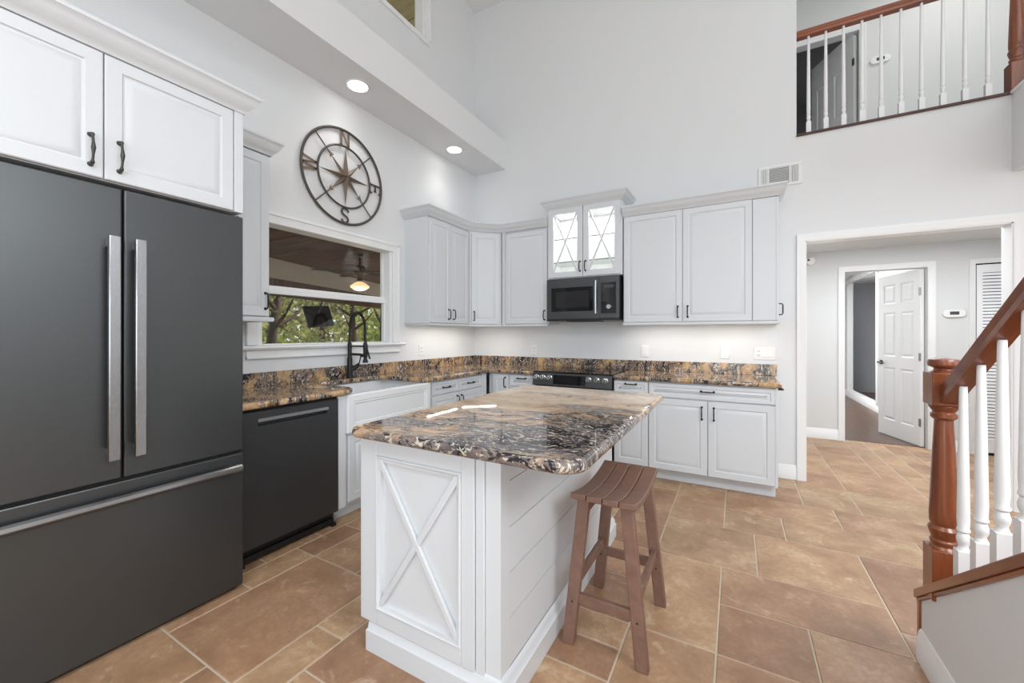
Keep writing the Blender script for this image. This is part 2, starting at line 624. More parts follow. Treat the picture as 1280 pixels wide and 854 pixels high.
def make_floor():
    random.seed(11)
    x_lo, x_hi, y_lo, y_hi = XL - 0.1, XR + 0.05, YR - 0.05, YH + 0.06
    i0, i1 = math.floor((x_lo - TX0) / TM), math.ceil((x_hi - TX0) / TM)
    j0, j1 = math.floor((y_lo - TY0) / TM), math.ceil((y_hi - TY0) / TM)
    used = set()
    tiles = []

    def put(i, j, w, h):
        cells = [(a, b) for a in range(i, i + w) for b in range(j, j + h)]
        if any(c in used for c in cells):
            return False
        used.update(cells)
        tiles.append((i, j, w, h))
        return True
    for t in [(0, 0, 2, 2), (0, 2, 4, 2), (1, 4, 3, 3), (-2, 4, 3, 3), (-2, 0, 2, 4), (0, 7, 2, 2), (-2, 7, 2, 4), (0, 9, 4, 2),
              (2, 7, 4, 2), (4, 9, 4, 2), (4, 3, 3, 4), (3, 11, 2, 3), (5, 11, 4, 3), (5, 14, 3, 3), (0, -4, 4, 4) if False else (2, 0, 4, 2),
              (-4, 0, 2, 2), (-4, -1, 2, 1), (-2, -3, 2, 3), (0, -3, 3, 3), (-4, 4, 2, 2), (-12, -2, 2, 6) if False else (-12, -2, 2, 4),
              (-14, -6, 4, 4) if False else (-12, -6, 3, 4), (-10, -4, 2, 2) if False else (-10, -6, 2, 2), (-10, -4, 2, 2), (3, 14, 2, 2), (3, 16, 2, 4)]:
        put(*t)
    sizes = [(4, 2), (3, 3), (2, 4), (2, 2), (3, 2), (4, 2)]
    for j in range(j0, j1):
        for i in range(i0, i1):
            if (i, j) in used:
                continue
            opts = sizes[:]
            random.shuffle(opts)
            opts += [(2, 1), (1, 2), (1, 1)]
            for w, h in opts:
                if put(i, j, w, h):
                    break
    mb = MB()
    cols = []
    g, hgt, bv = 0.0036, 0.0, 0.003
    for i, j, w, h in tiles:
        x0, x1 = max(TX0 + i * TM, x_lo) + g, min(TX0 + (i + w) * TM, x_hi) - g
        y0, y1 = max(TY0 + j * TM, y_lo) + g, min(TY0 + (j + h) * TM, y_hi) - g
        if x1 - x0 < 0.01 or y1 - y0 < 0.01:
            continue
        vs = [(x0, y0, -0.006), (x1, y0, -0.006), (x1, y1, -0.006), (x0, y1, -0.006)]
        vs += [(x0, y0, -bv), (x1, y0, -bv), (x1, y1, -bv), (x0, y1, -bv)]
        vs += [(x0 + bv, y0 + bv, 0), (x1 - bv, y0 + bv, 0), (x1 - bv, y1 - bv, 0), (x0 + bv, y1 - bv, 0)]
        fs = [(8, 9, 10, 11)]
        for a, b in ((0, 4), (4, 8)):
            for k in range(4):
                fs.append((a + k, a + (k + 1) % 4, b + (k + 1) % 4, b + k))
        mb.add(vs, fs)
        cols += [(random.random(), random.random(), random.random(), 1)] * len(fs)
    o = mb.build('floor', 'tile', smooth=False)
    at = o.data.color_attributes.new('tile', 'FLOAT_COLOR', 'CORNER')
    for p in o.data.polygons:
        for li in p.loop_indices:
            at.data[li].color = cols[p.index]
    struct(o, 'beige and tan travertine tile floor in a mixed-size pattern', 'floor')
    # grout bed as part of the floor
    gb = MB().box(x_lo, x_hi, y_lo, y_hi, -0.12, -0.003)
    gb.build('grout_bed', 'grout', o, smooth=False)


make_floor()

# ------------------------------------------------------------------ walls
# kitchen window opening and clerestory opening in the left wall
WY0, WY1, WZ0, WZ1 = 1.60, 2.885, 1.20, 2.125
CY0, CY1, CZ0, CZ1 = 0.9, 3.36, 4.53, 5.30
TH = 0.14
wl = MB()
xa, xb = XL - TH, XL
wl.box(xa, xb, YR - TH, YB + TH, -0.1, WZ0)
wl.box(xa, xb, YR - TH, WY0, WZ0, WZ1)
wl.box(xa, xb, WY1, YB + TH, WZ0, WZ1)
wl.box(xa, xb, YR - TH, YB + TH, WZ1, CZ0)
wl.box(xa, xb, YR - TH, CY0, CZ0, CZ1)
wl.box(xa, xb, CY1, YB + TH, CZ0, CZ1)
wl.box(xa, xb, YR - TH, YB + TH, CZ1, ZC + 0.1)
struct(wl.build('wall_left', 'wall', smooth=False), 'white painted left wall with the sink window', 'wall')

OX0, OX1, OZ = 0.528, 1.765, 2.112      # hall opening
BX0 = 0.468                              # balcony opening
wb = MB()
ya, yb = YB, YB + 0.12
wb.box(XL, OX0, ya, yb, -0.1, OZ)
wb.box(OX1, XR, ya, yb, -0.1, OZ)
wb.box(XL, XR, ya, yb, OZ, ZU)
wb.box(XL, BX0, ya, yb, ZU, ZC + 0.1)
wb.box(3.4, XR, ya, yb, ZU, ZC + 0.1)
struct(wb.build('wall_back', 'wall', smooth=False), 'white back wall with the hall opening and balcony opening', 'wall')

# rear wall with big glazed openings, right living-side wall
wr = MB()
wr.box(XL, -1.5, YR - TH, YR, -0.1, ZC)
wr.box(4.5, XR, YR - TH, YR, -0.1, ZC)
wr.box(-1.5, 4.5, YR - TH, YR, -0.1, 0.1)
wr.box(-1.5, 4.5, YR - TH, YR, 3.1, ZC)
for x in (0.5, 2.5):
    wr.box(x - 0.05, x + 0.05, YR - TH, YR, 0.1, 3.1)
struct(wr.build('wall_rear', 'wall', smooth=False), 'rear wall with tall windows behind the viewer', 'wall')
wr = MB()
wr.box(XR, XR + TH, YR - TH, -2.7, -0.1, ZC)
wr.box(XR, XR + TH, 2.3, YB + 0.12, -0.1, ZC)
wr.box(XR, XR + TH, -2.7, 2.3, -0.1, 1.0)
wr.box(XR, XR + TH, -2.7, 2.3, 4.2, ZC)
struct(wr.build('wall_right', 'wall', smooth=False), 'right wall of the living side with windows', 'wall')
cl = MB().box(XL - TH, XR + TH, YR - TH, YH + 0.12, ZC, ZC + 0.12)
struct(cl.build('ceiling', 'ceiling', smooth=False), 'white flat ceiling high above the kitchen', 'ceiling')

# soffit ledge along the left wall
sf = MB().box(XL, -2.517, YR, YB, 3.352, 3.70)
struct(sf.build('trim_1', 'wall', smooth=False), 'white boxed soffit ledge running along the left wall', 'soffit')

# hall beyond the opening and rooms behind it
DX0, DX1, DZ = 1.150, 1.878, 2.045
hb = MB()
hb.box(HX0 - 0.1, DX0, YH, YH + 0.12, -0.1, ZU)
hb.box(DX1, HX1 + 0.1, YH, YH + 0.12, -0.1, ZU)
hb.box(DX0, DX1, YH, YH + 0.12, DZ, ZU)
UDX0, UDX1, UDZ = 0.55, 1.285, 4.93
hb.box(HX0 - 0.1, UDX0, YH, YH + 0.12, ZU, ZC)
hb.box(UDX1, HX1 + 0.1, YH, YH + 0.12, ZU, ZC)
hb.box(UDX0, UDX1, YH, YH + 0.12, UDZ, ZC)
struct(hb.build('wall_hall', 'hallwall', smooth=False), 'pale hall wall beyond the cased opening', 'wall')
hs = MB()
hs.box(HX0 - 0.1, HX0, YB + 0.12, YH, -0.1, ZC)
hs.box(HX1, HX1 + 0.1, YB + 0.12, YH, -0.1, ZC)
struct(hs.build('wall_hall_side', 'hallwall', smooth=False), 'side walls of the hall', 'wall')
hc = MB().box(HX0, HX1, YB + 0.12, YH, 2.305, 2.40)
hc.box(HX0, HX1, YB + 0.12, YH, ZU - 0.14, ZU)
struct(hc.build('ceiling_hall', 'hallwall', smooth=False), 'hall ceiling under the upper landing', 'ceiling')

# far room behind the hall door
fr = MB()
fr.box(0.2, 0.3, YH + 0.12, 12.0, -0.1, 2.5)
fr.box(0.2, 3.6, 12.0, 12.1, -0.1, 2.5)
fr.box(2.03, 2.13, YH + 0.12, 8.70, -0.1, 2.5)
fr.box(2.03, 2.13, 8.70, 10.75, -0.1, 0.13)
fr.box(2.03, 2.13, 8.70, 10.75, 2.36, 2.5)
fr.box(2.03, 2.13, 10.75, 12.0, -0.1, 2.5)
struct(fr.build('wall_far_room', 'hallwall', smooth=False), 'walls of the room behind the open panel door', 'wall')
fr = MB()
fr.box(2.13, 3.3, 8.2, 8.3, -0.1, 2.5)
fr.box(2.13, 3.3, 11.6, 11.7, -0.1, 2.5)
fr.box(3.0, 3.1, 8.3, 11.6, -0.1, 2.5)
struct(fr.build('wall_alcove', 'greywall', smooth=False), 'grey walls of the alcove in the far room', 'wall')
fr = MB().box(0.2, 3.3, YH + 0.06, 12.1, -0.12, 0.003)
struct(fr.build('floor_far_room', 'floorwood', smooth=False), 'dark brown wood plank floor behind the hall door', 'floor')
fr = MB().box(0.2, 3.3, YH + 0.12, 12.1, 2.42, 2.5)
struct(fr.build('ceiling_far_room', 'ceiling', smooth=False), 'ceiling of the far room', 'ceiling')
# dark upstairs room
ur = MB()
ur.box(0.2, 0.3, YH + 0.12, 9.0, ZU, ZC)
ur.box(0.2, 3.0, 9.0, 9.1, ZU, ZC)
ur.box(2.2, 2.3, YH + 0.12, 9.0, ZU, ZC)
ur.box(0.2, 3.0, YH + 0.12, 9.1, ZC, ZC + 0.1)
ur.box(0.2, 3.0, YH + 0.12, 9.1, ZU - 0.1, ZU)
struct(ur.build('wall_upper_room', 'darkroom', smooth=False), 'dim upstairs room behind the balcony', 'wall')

# fascia of the upper landing turning towards the viewer
fa = MB().box(1.757, 1.877, 3.0, YB, 2.476, ZU)
fa.box(1.877, XR, 3.0, YB, 2.78, ZU)
struct(fa.build('trim_2', 'wall', smooth=False), 'white landing fascia at the right end of the back wall', 'fascia')


# ------------------------------------------------------------------ casings, baseboards
def casing(name, label, x0, x1, ztop, y, w=0.062, side_z=0.0, mat='trim', cat='casing'):
    """U-shaped casing round an opening on a wall facing -y"""
    mb = MB()
    prof = [(0.0, 0.0), (0.0, 0.010), (0.012, 0.016), (0.040, 0.018), (0.048, 0.022), (w, 0.022), (w, 0.0)]
    path = [(x0, side_z), (x0, ztop), (x1, ztop), (x1, side_z)]
    dirs = [(-1, 0), (-1, 1), (1, 1), (1, 0)]
    k = len(prof)
    vs = []
    for (px, pz), (dx, dz) in zip(path, dirs):
        for o, t in prof:
            vs.append((px + dx * o, y - t, pz + dz * o))
    fs = []
    for i in range(3):
        for j in range(k):
            fs.append((i * k + j, (i + 1) * k + j, (i + 1) * k + (j + 1) % k, i * k + (j + 1) % k))
    fs += [tuple(range(k)), tuple(range(4 * k - 1, 3 * k - 1, -1))]
    mb.add(vs, fs)
    return struct(mb.build(name, mat), label, cat)


o = casing('trim_3', 'white moulded casing round the wide hall opening', OX0 + 0.004, OX1 - 0.004, OZ - 0.004, YB)
jb = MB()
jb.box(OX0, OX0 + 0.012, YB - 0.005, YB + 0.125, 0, OZ)
jb.box(OX1 - 0.012, OX1, YB - 0.005, YB + 0.125, 0, OZ)
jb.box(OX0, OX1, YB - 0.005, YB + 0.125, OZ - 0.012, OZ)
jb.build('jamb_lining', 'trim', o)
casing('trim_4', 'white casing round the open hall door', DX0, DX1, DZ, YH)
casing('trim_5', 'white casing round the louvered closet', 2.250, 2.95, 2.05, YH, 0.05)
casing('trim_6', 'white casing round the dim upstairs doorway', UDX0, UDX1, UDZ, YH, 0.062, ZU)


def baseboard(name, label, path, h=0.125, t=0.016):
    prof = [(0, 0), (t, 0), (t, h * 0.72), (t * 0.7, h * 0.78), (t * 0.6, h * 0.92), (t * 0.3, h), (0, h)]
    return struct(MB().sweep(path, prof).build(name, 'trim'), label, 'baseboard')


baseboard('baseboard_back', 'white baseboard between the base cabinet and hall opening', [(0.30, YB), (OX0 - 0.06, YB)])
baseboard('baseboard_back_right', 'white baseboard right of the hall opening', [(OX1 + 0.06, YB), (XR, YB)])
baseboard('baseboard_hall', 'white baseboard left of the open hall door', [(HX0, YH), (DX0 - 0.062, YH)])
baseboard('baseboard_hall_right', 'white baseboard between the hall door and louvered closet', [(DX1 + 0.062, YH), (2.19, YH)])
baseboard('baseboard_far_room', 'white baseboard along the far room wall', [(2.03, 11.9), (2.03, YH + 0.15)], 0.13)
baseboard('baseboard_alcove', 'white baseboard inside the grey alcove', [(3.0, 11.55), (3.0, 8.35)], 0.13)
# alcove casing at its top
struct(MB().box(2.005, 2.03, 8.55, 10.9, 2.33, 2.42).build('trim_7', 'trim', bevel=0.004), 'white header trim over the grey alcove', 'trim')
struct(MB().box(2.01, 2.03, 8.62, 8.70, 0.13, 2.33).build('trim_8', 'trim', bevel=0.004), 'white side trim of the grey alcove', 'trim')

# ------------------------------------------------------------------ kitchen window
win = thing('window_1', 'white double-hung window above the sink looking onto a wooded porch', 'window', (0, 0, 0), kind='structure')
xg = -3.045
fm = MB()
fm.box(xg - 0.05, XL + 0.0, WY0, WY0 + 0.035, WZ0, WZ1)
fm.box(xg - 0.05, XL + 0.0, WY1 - 0.035, WY1, WZ0, WZ1)
fm.box(xg - 0.05, XL + 0.0, WY0, WY1, WZ1 - 0.022, WZ1)
fm.box(xg - 0.05, XL + 0.0, WY0, WY1, WZ0, WZ0 + 0.012)
fm.build('window_frame', 'trim', win, 0.003)
sh = MB()
za, zb = 1.596, 1.658
sh.box(xg - 0.03, xg + 0.012, WY0 + 0.035, WY1 - 0.035, za, zb - 0.02)
sh.box(xg - 0.03, xg - 0.006, WY0 + 0.035, WY1 - 0.035, zb - 0.02, zb)
sh.box(xg - 0.03, xg + 0.01, WY0 + 0.035, WY0 + 0.05, WZ0 + 0.012, za)
sh.box(xg - 0.03, xg + 0.01, WY1 - 0.05, WY1 - 0.035, WZ0 + 0.012, za)
sh.box(xg - 0.03, xg + 0.01, WY0 + 0.035, WY1 - 0.035, WZ0 + 0.005, WZ0 + 0.02)
sh.build('lower_sash', 'trim', win, 0.003)
sh = MB()
sh.box(xg - 0.05, xg - 0.02, WY0 + 0.03, WY0 + 0.042, zb, WZ1)
sh.box(xg - 0.05, xg - 0.02, WY1 - 0.05, WY1 - 0.03, zb, WZ1)
sh.build('upper_sash', 'trim', win, 0.003)
MB().box(xg - 0.012, xg - 0.008, WY0 + 0.03, WY1 - 0.03, WZ0 + 0.01, za + 0.02).build('lower_pane', 'window_glass', win, smooth=False)
MB().box(xg - 0.034, xg - 0.030, WY0 + 0.03, WY1 - 0.03, zb - 0.02, WZ1 - 0.01).build('upper_pane', 'window_glass', win, smooth=False)
cs = MB()
kw = 0.075


def flat_casing(mb, y0, y1, z0, z1, x, w, t=0.018):
    mb.box(x, x + t, y0 - w, y0, z0, z1 + w)
    mb.box(x, x + t, y1, y1 + w, z0, z1 + w)
    mb.box(x, x + t, y0, y1, z1, z1 + w)
    mb.box(x, x + t + 0.008, y0 - w - 0.006, y0 - w + 0.016, z0, z1 + w)
    mb.box(x, x + t + 0.008, y1 + w - 0.016, y1 + w + 0.006, z0, z1 + w)
    mb.box(x, x + t + 0.008, y0 - w - 0.006, y1 + w + 0.006, z1 + w - 0.016, z1 + w + 0.006)


flat_casing(cs, WY0, WY1, WZ0 + 0.012, WZ1 - 0.02, XL, kw)
cs.build('window_casing', 'trim', win, 0.003)
st = MB()
st.prism([(XL - 0.07, WZ0 - 0.02), (XL + 0.045, WZ0 - 0.02), (XL + 0.055, WZ0 - 0.006), (XL + 0.048, WZ0 + 0.008), (XL - 0.07, WZ0 + 0.012)], WY0 - 0.12, WY1 + 0.13, 'y')
st.build('window_sill', 'trim', win)
ap = MB().box(XL, XL + 0.018, WY0 - 0.08, WY1 + 0.09, WZ0 - 0.085, WZ0 - 0.02)
ap.box(XL, XL + 0.024, WY0 - 0.08, WY1 + 0.09, WZ0 - 0.085, WZ0 - 0.07)
ap.build('window_apron', 'trim', win, 0.003)

# clerestory window
cw = thing('window_2', 'white clerestory window above the soffit showing olive eave boards', 'window', (0, 0, 0), kind='structure')
fm = MB()
fm.box(XL - 0.12, XL, CY0, CY0 + 0.03, CZ0, CZ1)
fm.box(XL - 0.12, XL, CY1 - 0.03, CY1, CZ0, CZ1)
fm.box(XL - 0.12, XL, CY0, CY1, CZ0, CZ0 + 0.02)
fm.box(XL - 0.12, XL, CY0, CY1, CZ1 - 0.03, CZ1)
fm.build('window_frame', 'trim', cw, 0.003)
MB().box(XL - 0.105, XL - 0.10, CY0 + 0.02, CY1 - 0.02, CZ0 + 0.01, CZ1 - 0.02).build('pane', 'window_glass', cw, smooth=False)
cs = MB()
flat_casing(cs, CY0, CY1, CZ0, CZ1, XL, 0.07)
cs.box(XL, XL + 0.018, CY0 - 0.07, CY1 + 0.07, CZ0 - 0.05, CZ0)
cs.build('window_casing', 'trim', cw, 0.003)

# ------------------------------------------------------------------ outside: porch, trees, eave
ev = thing('roof_eave', 'olive boarded eave seen through the high clerestory window', 'eave')
for k in range(14):
    y0 = -0.5 + k * 0.42
    MB().box(-4.5, XL - TH, y0 + 0.008, y0 + 0.412, 5.62, 5.64).build('eave_board', 'eave', ev, smooth=False)
MB().box(-4.5, XL - TH, -0.5, 5.4, 5.645, 5.66).build('eave_sheathing', 'gap', ev, smooth=False)

porch = thing('porch_roof', 'covered porch roof of dark wood planks outside the sink window', 'porch roof')
pc = MB()
hx = lambda y: -7.83 - (y - 4.5) * (9.26 - 7.83) / (8.76 - 4.5)
for k in range(30):
    y0 = 0.6 + k * 0.3
    pc.box(hx(y0 + 0.15) - 0.2, XL - TH, y0 + 0.004, y0 + 0.296, 2.75, 2.77)
pc.box(-11, XL - TH, 0.6, 9.6, 2.772, 2.80)
pc.build('ceiling_planks', 'porchwood', porch, smooth=False)
hd = MB()
p, q = Vector((hx(0.6), 0.6, 2.56)), Vector((hx(9.8), 9.8, 2.56))
hd.bar(p, q, 0.14, 0.38)
hd.build('header_beam', 'beam', porch, 0.005)
hd = MB().bar(p + Vector((-0.02, 0, -0.35)), q + Vector((-0.02, 0, -0.35)), 0.2, 0.31)  # beam deepened, its lower part standing in for dark branches
hd.build('header_lower_beam', 'porchwood', porch, 0.005)
for y in (3.1, 8.75):
    MB().box(hx(y) - 0.09, hx(y) + 0.09, y - 0.09, y + 0.09, -0.12, 2.33).build('post', 'porchwood', porch, 0.006)
slab = MB().box(-9.5, XL - TH, -1, 11, -0.2, -0.12)
struct(slab.build('floor_porch', 'pavement', smooth=False), 'concrete porch slab outside', 'porch floor')
gr = MB().box(-60, -9.5, -40, 60, -0.3, -0.22)
struct(gr.build('floor_lawn', 'grass', smooth=False), 'lawn under the trees outside', 'lawn')

# ceiling fan on the porch
fan = thing('ceiling_fan', 'dark ceiling fan with a glowing amber lamp on the porch', 'ceiling fan', (-6.0, 5.02, 2.75))
MB().lathe([(0.015, -0.20), (0.015, -0.05), (0.055, -0.045), (0.07, 0.0)]).build('canopy_and_rod', 'fanmetal', fan)
MB().lathe([(0.02, -0.40), (0.07, -0.385), (0.115, -0.34), (0.12, -0.27), (0.09, -0.22), (0.03, -0.20)], 24).build('motor_housing', 'fanmetal', fan)
for k in range(5):
    a = 2 * PI * k / 5 + 0.35
    R = Matrix.Rotation(a, 4, 'Z')
    outline = [(0.22, -0.045), (0.35, -0.075), (0.55, -0.10), (0.72, -0.08), (0.80, -0.03), (0.80, 0.03), (0.72, 0.08), (0.55, 0.10), (0.35, 0.075), (0.22, 0.045)]
    bl = MB().prism(outline, -0.330, -0.322)
    bl.xform(R)
    bo = bl.build('blade', 'fan', fan)
    MB().box(0.09, 0.26, -0.018, 0.018, -0.322, -0.314).xform(R).build('blade_arm', 'fanmetal', bo)
MB().lathe([(0.03, -0.50), (0.05, -0.47), (0.035, -0.43), (0.05, -0.40)]).build('lamp_stem', 'fanmetal', fan)
MB().lathe([(0.05, -0.66), (0.10, -0.645), (0.165, -0.60), (0.165, -0.58), (0.10, -0.53), (0.04, -0.50)], 24).build('lamp_bowl', 'lampglow', fan)

light('porch_fan_light', 'POINT', (-6.0, 5.02, 2.02), 12, (1.0, 0.88, 0.74), 0.12)

# tv hanging at the porch edge
tvp = Vector((-9.045, 6.351, 1.741))
yw, pt, rl = 0.278, -0.262, 0.082
nrm = Vector((math.cos(yw) * math.cos(pt), math.sin(yw) * math.cos(pt), -math.sin(pt)))
uu = Vector((-math.sin(yw), math.cos(yw), 0))
vv = nrm.cross(uu)
u2 = uu * math.cos(rl) + vv * math.sin(rl)
v2 = -uu * math.sin(rl) + vv * math.cos(rl)
tv = thing('television', 'flat black television hanging at the far edge of the porch', 'television', tvp)
TV = Matrix((tuple(u2) + (0,), tuple(v2) + (0,), tuple(nrm) + (0,), (0, 0, 0, 1))).transposed()
MB().box(-0.46, 0.46, -0.265, 0.265, -0.045, 0.0).xform(TV).build('bezel', 'black', tv, 0.004)
MB().box(-0.445, 0.445, -0.245, 0.252, 0.0, 0.004).xform(TV).build('screen', 'blackglass', tv)
mt = MB().box(-0.1, 0.1, -0.1, 0.1, -0.09, -0.045).xform(TV)
mt.tube([TV @ Vector((0, 0, -0.08)), (0.25, -0.05, 0.50), (0.35, -0.03, 0.56)], 0.022, 8)
mt.build('wall_mount', 'black', tv)


def tree(loc, h, lean, r, crown, n, leafm, label, size=0.16, seed=0):
    rnd = random.Random(seed)
    t = thing('tree', label, 'tree', loc, 0, 'trees beyond the porch')
    tr = MB()
    pts = [Vector((lean[0] * s + 0.06 * math.sin(5 * s + seed), lean[1] * s + 0.06 * math.cos(4 * s + seed), h * s)) for s in [k / 8 for k in range(9)]]
    tr.tube(pts, [r * (1.25 - 0.9 * k / 8) for k in range(9)], 10)
    tips = []
    for k in range(7):
        a = pts[3 + k % 5]
        ang = rnd.uniform(0, 2 * PI)
        L = rnd.uniform(0.7, 1.5)
        p1 = a + Vector((math.cos(ang) * L * 0.5, math.sin(ang) * L * 0.5, 0.3 * L))
        p2 = a + Vector((math.cos(ang) * L, math.sin(ang) * L, 0.8 * L))
        tr.tube([a, p1, p2], [r * 0.5, r * 0.35, r * 0.12], 7)
        tips.append(p2)
    tr.build('trunk', 'bark', t)
    lf = MB()
    for k in range(n):
        z0, z1, rad = crown
        while True:
            x, y = rnd.uniform(-1, 1), rnd.uniform(-1, 1)
            if x * x + y * y < 1:
                break
        zz = rnd.uniform(0, 1)
        c = Vector((lean[0] * 0.7 + x * rad, lean[1] * 0.7 + y * rad, z0 + (z1 - z0) * zz))
        if rnd.random() < 0.45:
            b = rnd.choice(tips)
            c = b + Vector((rnd.gauss(0, 0.45), rnd.gauss(0, 0.45), rnd.gauss(0, 0.35)))
        s = size * rnd.uniform(0.5, 1.2)
        d1 = Vector((rnd.gauss(0, 1), rnd.gauss(0, 1), rnd.gauss(0, 1))).normalized()
        d2 = d1.orthogonal().normalized()
        lf.add([c - d1 * s, c + d2 * s * 0.45, c + d1 * s, c - d2 * s * 0.45], [(0, 1, 2, 3)])
    lf.build('foliage', leafm, t, smooth=False)
    return t


tree((-12.4, 7.05, -0.25), 4.6, (0.1, 0.3), 0.15, (2.6, 4.7, 1.5), 420, 'leaf_b', 'forked brown tree just left of the hanging television', 0.11, 3)
tree((-11.0, 5.35, -0.25), 4.8, (0.0, 0.1), 0.20, (2.9, 4.9, 1.5), 420, 'leaf_b', 'dark thick tree trunk at the left edge of the sink window', 0.11, 4)
tree((-12.5, 11.75, -0.25), 5.0, (0.0, 0.1), 0.22, (3.0, 5.1, 1.5), 420, 'leaf_c', 'straight brown trunk at the right edge of the sink window', 0.12, 8)
tree((-14.6, 12.2, -0.25), 4.6, (0.3, -0.9), 0.13, (2.6, 4.7, 1.5), 420, 'leaf_a', 'leaning thin tree seen behind the black faucet', 0.13, 9)
for i, (x, y, lm, lab) in enumerate([(-17, 7.4, 'leaf_c', 'bright leafy tree far left beyond the porch'), (-18, 10.2, 'leaf_a', 'green tree behind the hanging television'),
                                     (-19, 13.5, 'leaf_b', 'olive tree far off behind the faucet arch'), (-18, 17.0, 'leaf_c', 'yellow green tree far off at the window centre'),
                                     (-17.5, 21.0, 'leaf_a', 'green tree far off at the right of the window'), (-22, 24, 'leaf_b', 'farthest olive tree at the right end of the woods')]):
    tree((x, y, -0.25), 6.0, (0.2, 0.2), 0.17, (0.3, 6.5, 2.3), 2600, lm, lab, 0.15, 20 + i)
hg = MB()
rnd = random.Random(5)
for k in range(9000):
    y = rnd.uniform(2, 42)
    c = Vector((-23 - rnd.uniform(0, 3.0), y, -0.2 + 5.5 * rnd.random() ** 1.3))
    s = rnd.uniform(0.12, 0.4)
    d1 = Vector((rnd.gauss(0, 1), rnd.gauss(0, 1), rnd.gauss(0, 1))).normalized()
    d2 = d1.orthogonal().normalized()
    hg.add([c - d1 * s, c + d2 * s * 0.5, c + d1 * s, c - d2 * s * 0.5], [(0, 1, 2, 3)])
tag(hg.build('thicket', 'leaf_c', smooth=False), 'sunlit green thicket closing the view beyond the trees', 'foliage', kind='stuff')

# ------------------------------------------------------------------ cabinets
PT = 0.021


def raised_panel(mb, x0, x1, z0, z1, s=0.055, y=0.0):
    mb.rect_loops(x0, x1, z0, z1, [(0.0, y - PT + 0.004), (0.004, y - PT), (s - 0.004, y - PT), (s, y - PT + 0.006), (s + 0.006, y - PT + 0.007),
                                   (s + 0.010, y - PT + 0.0045), (s + 0.032, y - PT + 0.0015), (s + 0.034, y - PT + 0.0015)], y)
    return mb


def pull(mb, x, z, L=0.10, vert=True, y=-PT, r=0.0048, proj=0.03):
    h = L / 2
    if vert:
        pts = [(x, y, z - h), (x, y - proj * 0.8, z - h + 0.002), (x, y - proj, z - h + 0.012), (x, y - proj - 0.003, z), (x, y - proj, z + h - 0.012), (x, y - proj * 0.8, z + h - 0.002), (x, y, z + h)]
    else:
        pts = [(x - h, y, z), (x - h + 0.002, y - proj * 0.8, z), (x - h + 0.012, y - proj, z), (x, y - proj - 0.003, z), (x + h - 0.012, y - proj, z), (x + h - 0.002, y - proj * 0.8, z), (x + h, y, z)]
    mb.tube(pts, [r * 1.3, r, r, r * 1.15, r, r, r * 1.3], 8)
    for e in (-h, h):
        c = (x, y, z + e) if vert else (x + e, y, z)
        mb.lathe([(r * 2.0, 0.0), (r * 1.9, 0.003), (r * 1.3, 0.006)], 10, c, 'y')
    return mb


def spindle_pull(mb, x, z, L=0.115, y=-PT):
    h = L / 2
    pts, rs = [], []
    for k in range(13):
        t = k / 12
        a = -1 + 2 * t
        pts.append((x, y - 0.034 + 0.012 * a * a, z + a * (h - 0.004)))
        rs.append(0.0042 + 0.0034 * max(0, 1 - 2.2 * abs(a)) + (0.003 if abs(a) > 0.9 else 0))
    mb.tube(pts, rs, 10)
    for e in (-1, 1):
        mb.tube([(x, y, z + e * h), (x, y - 0.012, z + e * h), (x, y - 0.024, z + e * (h - 0.004))], [0.010, 0.006, 0.007], 10)
    return mb


CROWN = [(0.0, 0.0), (0.006, 0.0), (0.010, 0.012), (0.020, 0.022), (0.034, 0.036), (0.046, 0.056), (0.052, 0.072), (0.060, 0.078), (0.060, 0.092), (0.0, 0.092)]


def crown(path, z, name='crown_moulding', parent=None, scale=1.0):
    # path runs so that "out" (right of travel) is the room side
    return MB().sweep(path, [(o * scale, z + h * scale) for o, h in CROWN]).build(name, 'cabinet', parent, angle=50)


def fronts(root, items, pull_fn=None):
    for it in items:
        k, x0, x1, z0, z1 = it[:5]
        hd = it[5] if len(it) > 5 else None
        if k == 'door':
            o = raised_panel(MB(), x0, x1, z0, z1).build('door', 'cabinet', root, angle=25)
        elif k == 'drawer':
            o = raised_panel(MB(), x0, x1, z0, z1, 0.032).build('drawer', 'cabinet', root, angle=25)
        else:
            o = MB().box(x0, x1, -PT, 0, z0, z1).build('filler_panel', 'cabinet', root, 0.003)
        if hd:
            hb_ = MB()
            if hd[0] == 's':
                spindle_pull(hb_, hd[1], hd[2])
            else:
                pull(hb_, hd[1], hd[2], 0.10 if k == 'door' else 0.096, hd[0] == 'v')
            hb_.build('handle', 'antique' if hd[0] == 's' else 'handle', o)


def carcass(root, w, d, z0, z1, name='cabinet_box', gap=0.0):
    return MB().box(gap, w - gap, 0.0, d, z0, z1).build(name, 'cabinet', root, 0.002)


def toe(root, x0, x1, d, set_=0.075, h=0.105):
    return MB().box(x0, x1, set_, d, 0.0, h).build('toe_kick', 'cabinet', root, 0.002)


RZ = PI / 2     # faces +x: local x runs along world +y

# --- cabinet above the refrigerator, front at x=-2.19
c = thing('wall_cabinet', 'deep white two-door cabinet above the black refrigerator', 'cabinet', (-2.211, 0.06, 0), RZ)
carcass(c, 1.05, 0.766, 1.905, 2.43)
fronts(c, [('door', 0.010, 0.533, 1.908, 2.408, ('s', 0.496, 2.01)), ('door', 0.537, 1.005, 1.908, 2.408, ('s', 0.580, 2.01))])
MB().box(1.008, 1.05, -PT, 0, 1.905, 2.43).build('face_stile', 'cabinet', c, 0.003)
crown([(0.0, -0.02), (1.05, -0.02), (1.05, 0.766)], 2.41, parent=c)
# refrigerator side panel
sp = MB().box(-2.97, -2.235, 1.1095, 1.1145, 0.0, 1.903).build('refrigerator_side_panel', 'cabinet', None, 0.002)
tag(sp, 'tall white panel between refrigerator and dishwasher', 'panel')

